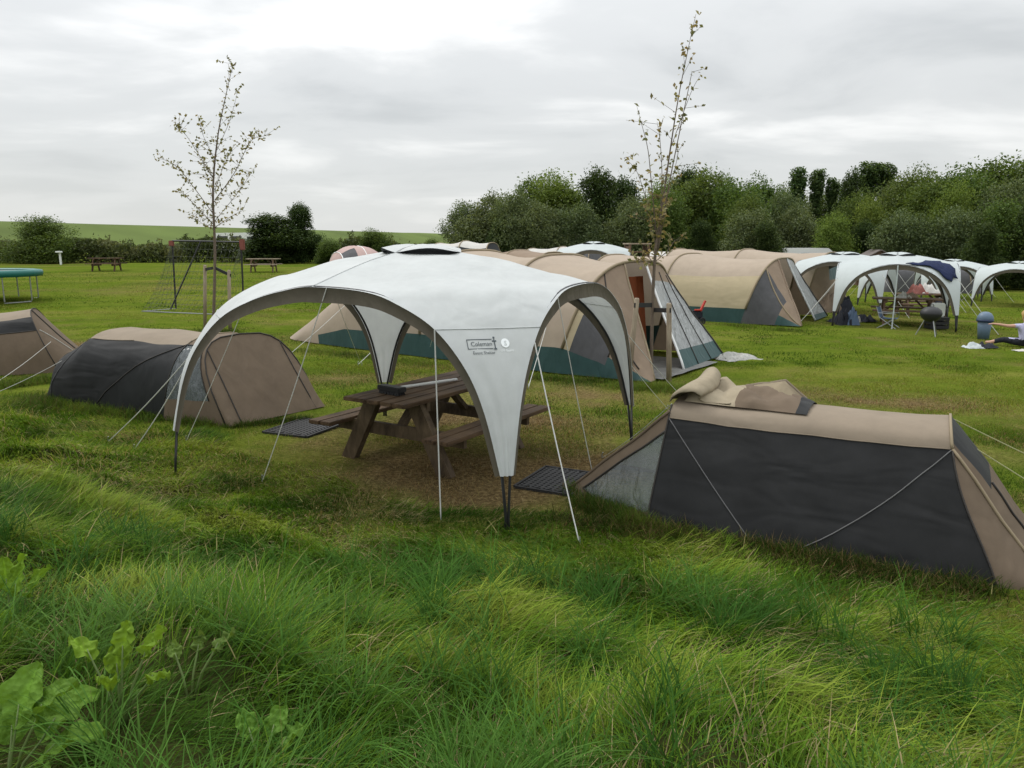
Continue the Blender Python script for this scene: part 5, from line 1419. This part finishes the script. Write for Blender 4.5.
PLANTS = [tuple(G(*q))[:2] for q in ((14, 640), (122, 728), (40, 760), (190, 705), (14, 700), (14, 765), (122, 765), (190, 760), (70, 765), (262, 765))]
def long_grass():
    parts = []
    # bent meadow grass in tufts on the bank
    n = 790000; x, y = scatter(n, -8.5, 7.0, .7, 11.5); s = foot_s(x, y) + (fbm(x * 1.3, y * 1.3, 2) - .5) * .7
    ok = (s > -.38 - .2 * np.clip((-x - .6) / 2.6, 0, 1)) & ~in_foot(x, y) & in_view(x, y)
    x, y, s = x[ok], y[ok], s[ok]
    hole = fbm(x * 1.5 + 11, y * 1.5 + 2, 3); keep = rng.random(len(x)) < np.clip((hole - .24) * 6, .4, 1) * np.clip((np.min([np.hypot(x - a_, y - b_) for a_, b_ in PLANTS], axis=0) - .05) * 7, .45, 1); x, y, s = x[keep], y[keep], s[keep]
    d = np.hypot(x, y); keep = rng.random(len(x)) < np.clip(1.5 - d / 11, .5, 1); x, y, s = x[keep], y[keep], s[keep]
    n = len(x); z = ground_h(x, y) - .01
    comb = fbm(x * .55 + 5, y * .55, 2); head = (comb - .5) * 6.5 - .3 + rng.normal(0, .6, n)       # combed swirls
    tall = fbm(x * .8 + 60, y * .8 + 4, 2)
    L = (.14 + .24 * np.clip((tall - .25) * 1.7, 0, 1)) * (.55 + .8 * rng.random(n)) * np.clip(.8 + s * .3, .66, 1)
    col = noise_col(x, y, FRESH, 1.5) * rng.uniform(.7, 1.2, (n, 1)); st = rng.random(n) < .05 + .28 * np.clip((fbm(x * .9 + 31, y * .9 + 77, 3) - .52) * 4, 0, 1); col[st] = STRAW * (.45 + .75 * rng.random((st.sum(), 1)))
    parts.append(blades(np.c_[x, y, z], head, L, rng.uniform(.35, 1.1, n), rng.uniform(.4, 2.0, n), (.0019 + .0024 * rng.random(n) * np.clip(L * 3, .5, 1.3)) * np.clip(.55 + y / 7, .75, 1.7), col, 4, col * 1.55))  # tips paler: the sheen on the blades is put into their colour
    # broad coarse tufts
    nt = 150; tx, ty = scatter(nt, -3.5, 3.5, 1.4, 5.0); ok = (foot_s(tx, ty) > .5) & in_view(tx, ty); tx, ty = tx[ok], ty[ok]
    k = 55; x = np.repeat(tx, k) + rng.normal(0, .05, len(tx) * k); y = np.repeat(ty, k) + rng.normal(0, .05, len(tx) * k); n = len(x)
    head = rng.uniform(0, 6.28, n) * .6 + np.repeat(rng.uniform(-1.2, 1.0, len(tx)), k)
    col = noise_col(x, y, [(.03, .08, .012), (.05, .12, .018), (.08, .155, .03)], .8)
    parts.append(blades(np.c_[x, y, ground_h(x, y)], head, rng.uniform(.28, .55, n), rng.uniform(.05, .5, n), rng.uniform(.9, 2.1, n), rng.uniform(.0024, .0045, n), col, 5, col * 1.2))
    # flowering straw stems
    n = 380; x, y = scatter(n, -5, 4.5, 1.6, 7.5); ok = (foot_s(x, y) > .2) & in_view(x, y); x, y = x[ok], y[ok]; n = len(x)
    col = np.tile(STRAW, (n, 1)) * rng.uniform(.7, 1.25, (n, 1)); L = rng.uniform(.35, .62, n); head = rng.uniform(0, 6.28, n); b = np.c_[x, y, ground_h(x, y)]; col = col * np.array((.9, 1.0, .8))
    th0 = rng.uniform(0, .3, n); be = rng.uniform(.2, .9, n)
    parts.append(blades(b, head, L, th0, be, np.full(n, .001), col, 5))
    # seed heads: short wide blade at the stem tip
    dd = np.c_[np.cos(head), np.sin(head), np.zeros(n)]; p = b.copy()
    for i in range(5):
        th = th0 + be * (i / 5 + .1); p = p + (L / 5)[:, None] * (dd * np.sin(th)[:, None] + np.array([0, 0, 1]) * np.cos(th)[:, None])
    q = b + (p - b) * .86
    for r in range(2): parts.append(blades(q, head, L * .2, th0 + be, be * .4, rng.uniform(.0014, .0028, n), col * 1.1, 3))
    V, F, C = join(parts); o = np_mesh('long_grass', V, F, C, M['grass']); tag(o, 'rank wind-combed grass covering the near bank', 'grass', kind='stuff')

def lawn_grass():
    parts = []
    def lay(n, y0, y1, Lr, wr, x0=-14, x1=14, fac=1.0):
        y = y0 + (y1 - y0) * rng.random(n) ** 1.0; x = rng.uniform(-1, 1, n) * (.72 * y + 1.2); ok = (foot_s(x, y) < .45); x, y = x[ok], y[ok]
        ok = ~in_foot(x, y); x, y = x[ok], y[ok]; dr = dry_at(x, y)
        ok = rng.random(len(x)) < 1.05 - .45 * dr; x, y, dr = x[ok], y[ok], dr[ok]; n = len(x)
        col = noise_col(x, y, [(.042, .083, .008), (.08, .135, .012), (.122, .174, .018), (.19, .205, .038)], .35)
        mixs = (rng.random(n) < dr * 1.05)[:, None]; straw = np.array((.27, .19, .088)) * rng.uniform(.25, 1.3, (n, 1)) ** 1.2 * (1 + rng.normal(0, .08, (n, 3))); col = np.where(mixs, straw, col) * rng.uniform(.6, 1.15, (n, 1))
        tuft = fbm(x * 2.3 + 3, y * 2.3 + 70, 2); L = rng.uniform(*Lr, n) * (.6 + 1.2 * np.clip(tuft - .25, 0, 1)) * (1 - .45 * dr)
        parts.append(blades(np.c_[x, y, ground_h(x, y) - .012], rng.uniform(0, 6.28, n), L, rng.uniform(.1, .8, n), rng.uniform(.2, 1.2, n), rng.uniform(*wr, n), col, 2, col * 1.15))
    lay(110000, 3.6, 7.2, (.04, .085), (.0018, .0032)); lay(240000, 4.2, 9.8, (.035, .075), (.0018, .0035)); lay(190000, 8.5, 15, (.035, .07), (.003, .005)); lay(130000, 14, 26, (.03, .065), (.005, .009)); lay(70000, 25, 44, (.04, .08), (.01, .018))
    # trodden thatch: flattened dead blades on the worn patches
    n = 150000; y = rng.uniform(4.4, 13, n); x = rng.uniform(-1, 1, n) * (.7 * y + .3); ok = (foot_s(x, y) < .3) & ~in_foot(x, y); x, y = x[ok], y[ok]
    dr = dry_at(x, y); ok = rng.random(len(x)) < (dr - .2) * 1.3; x, y = x[ok], y[ok]; n = len(x)
    col = np.array([(.07, .045, .022), (.15, .1, .045), (.24, .18, .085), (.33, .26, .14)])[rng.choice(4, n, p=[.2, .36, .28, .16])] * rng.uniform(.6, 1.2, (n, 1))
    parts.append(blades(np.c_[x, y, ground_h(x, y) + rng.uniform(-.01, .015, n)], rng.uniform(0, 6.28, n), rng.uniform(.03, .1, n), rng.uniform(1.0, 1.5, n), rng.uniform(-.2, .5, n), rng.uniform(.0015, .0035, n), col, 2))
    V, F, C = join(parts); o = np_mesh('lawn_grass', V, F, C, M['grass']); tag(o, 'short mown lawn grass with straw patches', 'grass', kind='stuff')

def fringe():
    """unmown tufts left where the mower cannot reach: along tent walls, ropes and posts"""
    parts = []
    def line(a, b, n, wdt, Lr, dark=1.0, straw=.15):
        f = rng.random(n); cl = fbm(f * (b - a).length * 2.2 + a.x * 3, np.full(n, a.y), 3); k = rng.random(n) < np.clip((cl - .3) * 4, .05, 1); f = f[k]; n = len(f)
        x = a.x + (b.x - a.x) * f + rng.normal(0, wdt, n); y = a.y + (b.y - a.y) * f + rng.normal(0, wdt, n)
        col = noise_col(x, y, [(.03, .055, .008), (.055, .095, .012), (.1, .145, .022)], 1.5) * dark; s = rng.random(n) < straw; col[s] = STRAW * np.array((.8, .7, .6)) * rng.uniform(.15, .75, (s.sum(), 1))
        L = rng.uniform(*Lr, n); parts.append(blades(np.c_[x, y, ground_h(x, y) - .01], rng.uniform(0, 6.28, n), L, rng.uniform(.05, .6, n), rng.uniform(.4, 1.7, n), rng.uniform(.002, .004, n), col, 3, col * 1.2))
    e = Vector((-.874, .486, 0)); n_ = Vector((-.486, -.874, 0)); O = Vector((3.3, 4.86, 0))
    line(O - e * .8 + n_ * .12, O + e * 2.7 + n_ * .12, 9000, .07, (.08, .2), .6, .3)
    line(O - e * .8 + n_ * .3, O + e * 3.2 + n_ * .28, 9000, .1, (.06, .16), .6, .35)
    line(O + e * 2.6 + n_ * .05, O + e * 3.4 - n_ * .5, 2500, .06, (.08, .18))
    a = G(40, 402); b = G(232, 428); line(a + Vector((-.3, 0, 0)), b, 9000, .12, (.08, .22)); line(b, G(310, 420), 2500, .06, (.06, .14))
    line(G(0, 388), G(84, 378), 5000, .15, (.1, .22)); line(G(0, 408), G(70, 405), 6000, .3, (.1, .24))
    line(G(560, 385), G(700, 392), 3500, .2, (.07, .16)); line(G(300, 350), G(440, 366), 4000, .2, (.06, .15)); line(G(530, 378), G(650, 386), 4000, .12, (.07, .16))
    line(G(690, 322), G(800, 332), 3000, .2, (.08, .18)); line(G(205, 332), G(232, 333), 1500, .2, (.1, .25)); line(G(620, 388), G(680, 390), 2500, .12, (.08, .2))
    line(G(585, 505), G(640, 530), 3000, .08, (.1, .22)); line(G(505, 530), G(520, 530), 800, .08, (.1, .2)); line(G(168, 466), G(178, 464), 800, .1, (.1, .2))
    V, F, C = join(parts); o = np_mesh('fringe_grass', V, F, C, M['grass']); tag(o, 'unmown darker grass fringe along tent walls and stakes', 'grass', kind='stuff')
long_grass(); lawn_grass(); fringe()

# broad-leaved plants at the lower left
def broad_plant(label, u, v, leaves, seed, tone):
    p = G(u, v); t = thing('broadleaf_plant', label, 'plant', p, 0, 'broad-leaved plants on the bank'); R_ = random.Random(seed)
    for (az_, ln, wd, tilt, stem, droop) in leaves:
        ln *= .85; wd *= .85
        d = Vector((math.cos(az_), math.sin(az_), 0)); sd = Vector((-d.y, d.x, 0)); up = Vector((0, 0, 1))
        base = d * stem * math.sin(tilt) + up * stem * math.cos(tilt); rows = []; n = 12; m_ = 8; pos = base.copy(); th = tilt
        for i in range(n + 1):
            f = i / n; w = wd * (math.sin(PI * min(1, f * .93 + .05)) ** .75) * (1.05 - .25 * f); r = []
            tn = d * math.sin(th) + up * math.cos(th); nn = (tn.cross(sd)).normalized(); nn = nn if nn.z > 0 else -nn
            for j in range(m_ + 1):
                g = j / m_ * 2 - 1; wav = .012 * math.sin(f * 17 + g * 2 + seed) * abs(g) + .03 * R_.uniform(-.5, .5) * abs(g) + .012 * R_.uniform(-1, 1)
                r.append(pos + sd * (w * g) + nn * (.22 * w * g * g - .02 * (abs(g) < .1) + wav + .010 * math.sin(f * 24 + abs(g) * 5)))
            rows.append(r); pos = pos + tn * (ln / n); th += droop / n
        V = np.array([tuple(q) for r in rows for q in r]); K = m_ + 1
        F = np.array([(i * K + j, (i + 1) * K + j, (i + 1) * K + j + 1, i * K + j + 1) for i in range(n) for j in range(m_)])
        c = np.array(tone) * R_.uniform(.8, 1.2); C = np.tile(c, (len(V), 1)) * (1 + rng.normal(0, .07, (len(V), 1))); C[[i * K + m_ // 2 for i in range(n + 1)]] *= 1.5
        lf = np_mesh('leaf', V, F, C, M['broad'], t, smooth=True); s_ = lf.modifiers.new('s', 'SUBSURF'); s_.levels = 1; s_.render_levels = 1
        Vs, Fs = [], []
        st = MB().tube([Vector((0, 0, -.03)), base * .5 + up * .02, base, base + (d * math.sin(tilt) + up * math.cos(tilt)) * ln * .35], [.006, .005, .004, .002], 6)
        so = st.build('stem', plain_stem, t, smooth=True)
plain_stem = plain('pale_stem', (.12, .17, .05), rough=.5)
U = random.Random(5)
broad_plant('upright broad-leaved plant at the left edge, tallest of the broad-leaved plants', 14, 640, [(1.2, .26, .065, .15, .2, .4), (2.2, .2, .06, .25, .24, .5), (.4, .22, .06, .35, .22, .7), (-1.2, .17, .055, .5, .16, .9), (3.4, .2, .06, .45, .18, .6)], 2, (.14, .24, .022))
broad_plant('bright green broad-leaved plant standing in the grass left of centre bottom', 122, 728, [(2.7, .16, .058, .5, .27, 1.2), (1.4, .16, .055, .15, .26, .5), (.5, .16, .055, .35, .27, .7), (-.3, .14, .036, .6, .25, 1.2), (-1.5, .13, .05, .3, .2, .9), (2.0, .13, .055, .2, .2, .6)], 3, (.155, .255, .026))
broad_plant('large dark crinkled leaves in the bottom left corner', 8, 795, [(1.9, .3, .11, .6, .16, .9), (.9, .28, .11, .7, .18, 1.0), (.1, .3, .10, .75, .16, .9), (2.9, .26, .11, .5, .2, .9), (-.7, .26, .1, .9, .14, .7), (1.4, .26, .1, .3, .22, .8), (.5, .22, .09, .4, .26, 1.1)], 4, (.115, .215, .028))
broad_plant('low broad-leaved plant right of the bright green one, at the bottom edge', 262, 775, [(1.2, .14, .055, .5, .12, .9), (2.3, .14, .05, .6, .12, .9), (.2, .14, .05, .6, .12, .8), (-1, .12, .045, .7, .1, .7)], 6, (.105, .205, .03))
broad_plant('pale green pair of leaves leaning from the grass between the two low plants', 190, 705, [(.6, .13, .04, .5, .22, 1.1), (2.4, .1, .036, .5, .18, .9), (1.4, .09, .035, .4, .2, .8)], 8, (.13, .2, .045))

# ------------------------------------------------------------------ light, sky, camera
w = bpy.data.worlds.new('World'); scene.world = w; w.use_nodes = True
nt = w.node_tree; N = nt.nodes; Lk = nt.links; N.clear()
SUN_EL, SUN_AZ = math.radians(48), math.radians(-50)          # azimuth from +y towards +x
out = N.new('ShaderNodeOutputWorld'); bg = N.new('ShaderNodeBackground'); bg.inputs[1].default_value = .1
sky = N.new('ShaderNodeTexSky'); sky.sky_type = 'NISHITA'; sky.sun_disc = False; sky.sun_elevation = SUN_EL; sky.sun_rotation = SUN_AZ
tc = N.new('ShaderNodeTexCoord'); sx = N.new('ShaderNodeSeparateXYZ'); Lk.new(tc.outputs['Generated'], sx.inputs[0])
def mth(op, a, b=None, c=None):
    m = N.new('ShaderNodeMath'); m.operation = op
    for i, q in enumerate((a, b, c)):
        if q is None: continue
        if isinstance(q, (int, float)): m.inputs[i].default_value = q
        else: Lk.new(q, m.inputs[i])
    return m.outputs[0]
zc = mth('MAXIMUM', sx.outputs[2], 0.0); dn = mth('ADD', zc, .16)
cx_ = mth('DIVIDE', sx.outputs[0], dn); cy_ = mth('DIVIDE', sx.outputs[1], dn)
cb = N.new('ShaderNodeCombineXYZ'); Lk.new(cx_, cb.inputs[0]); Lk.new(cy_, cb.inputs[1])
n1 = N.new('ShaderNodeTexNoise'); n1.inputs['Scale'].default_value = 1.15; n1.inputs['Detail'].default_value = 6; n1.inputs['Roughness'].default_value = .52; n1.inputs['Distortion'].default_value = .35
mp = N.new('ShaderNodeMapping'); mp.inputs['Location'].default_value = (3.1, 1.7, 0); mp.inputs['Scale'].default_value = (.8, 1.0, 1); Lk.new(cb.outputs[0], mp.inputs[0]); Lk.new(mp.outputs[0], n1.inputs['Vector'])
cr = N.new('ShaderNodeValToRGB'); cr.color_ramp.interpolation = 'EASE'
e = cr.color_ramp.elements; e[0].position = .3; e[0].color = (5.4, 5.6, 5.7, 1); e[1].position = .7; e[1].color = (10.2, 10.2, 10.1, 1)
q = e.new(.5); q.color = (7.0, 7.15, 7.2, 1)
Lk.new(n1.outputs['Fac'], cr.inputs[0])
hz = mth('POWER', mth('SUBTRACT', 1.0, mth('MINIMUM', mth('MULTIPLY', zc, 3.2), 1.0)), 2.0)
mh = N.new('ShaderNodeMix'); mh.data_type = 'RGBA'; Lk.new(mth('MULTIPLY', hz, .85), mh.inputs[0]); Lk.new(cr.outputs[0], mh.inputs[6]); mh.inputs[7].default_value = (7.9, 8.1, 8.0, 1)
mx = N.new('ShaderNodeMix'); mx.data_type = 'RGBA'; mx.inputs[0].default_value = .93; Lk.new(sky.outputs[0], mx.inputs[6]); Lk.new(mh.outputs[2], mx.inputs[7])
gain = mth('ADD', .98, mth('MULTIPLY', mth('POWER', zc, 1.6), 2.2))       # overcast: zenith brighter than horizon
vm = N.new('ShaderNodeVectorMath'); vm.operation = 'SCALE'; Lk.new(mx.outputs[2], vm.inputs[0]); Lk.new(gain, vm.inputs['Scale'])
Lk.new(vm.outputs[0], bg.inputs[0]); Lk.new(bg.outputs[0], out.inputs[0])

sl = bpy.data.lights.new('sun', 'SUN'); sl.energy = 1.3; sl.angle = math.radians(14); sl.color = (1, .96, .9)
so = bpy.data.objects.new('sun', sl); COL.objects.link(so)
dv = Vector((math.sin(SUN_AZ) * math.cos(SUN_EL), math.cos(SUN_AZ) * math.cos(SUN_EL), math.sin(SUN_EL)))
so.rotation_euler = dv.to_track_quat('Z', 'Y').to_euler(); so.location = dv * 60

cam = bpy.data.cameras.new('camera'); co = bpy.data.objects.new('camera', cam); COL.objects.link(co)
cam.sensor_width = 36; cam.lens = FPX / 1024 * 36; cam.clip_end = 5000; cam.clip_start = .05
co.location = (0, 0, EYE); co.rotation_euler = (PI / 2 - PITCH, 0, 0); scene.camera = co
vs_ = scene.view_settings; vs_.view_transform = 'Standard'; vs_.look = 'None'; vs_.exposure = 0; vs_.gamma = 1; vs_.use_curve_mapping = False
scene.render.engine = 'CYCLES'; scene.cycles.max_bounces = 7; scene.cycles.transparent_max_bounces = 12; scene.cycles.use_denoising = True
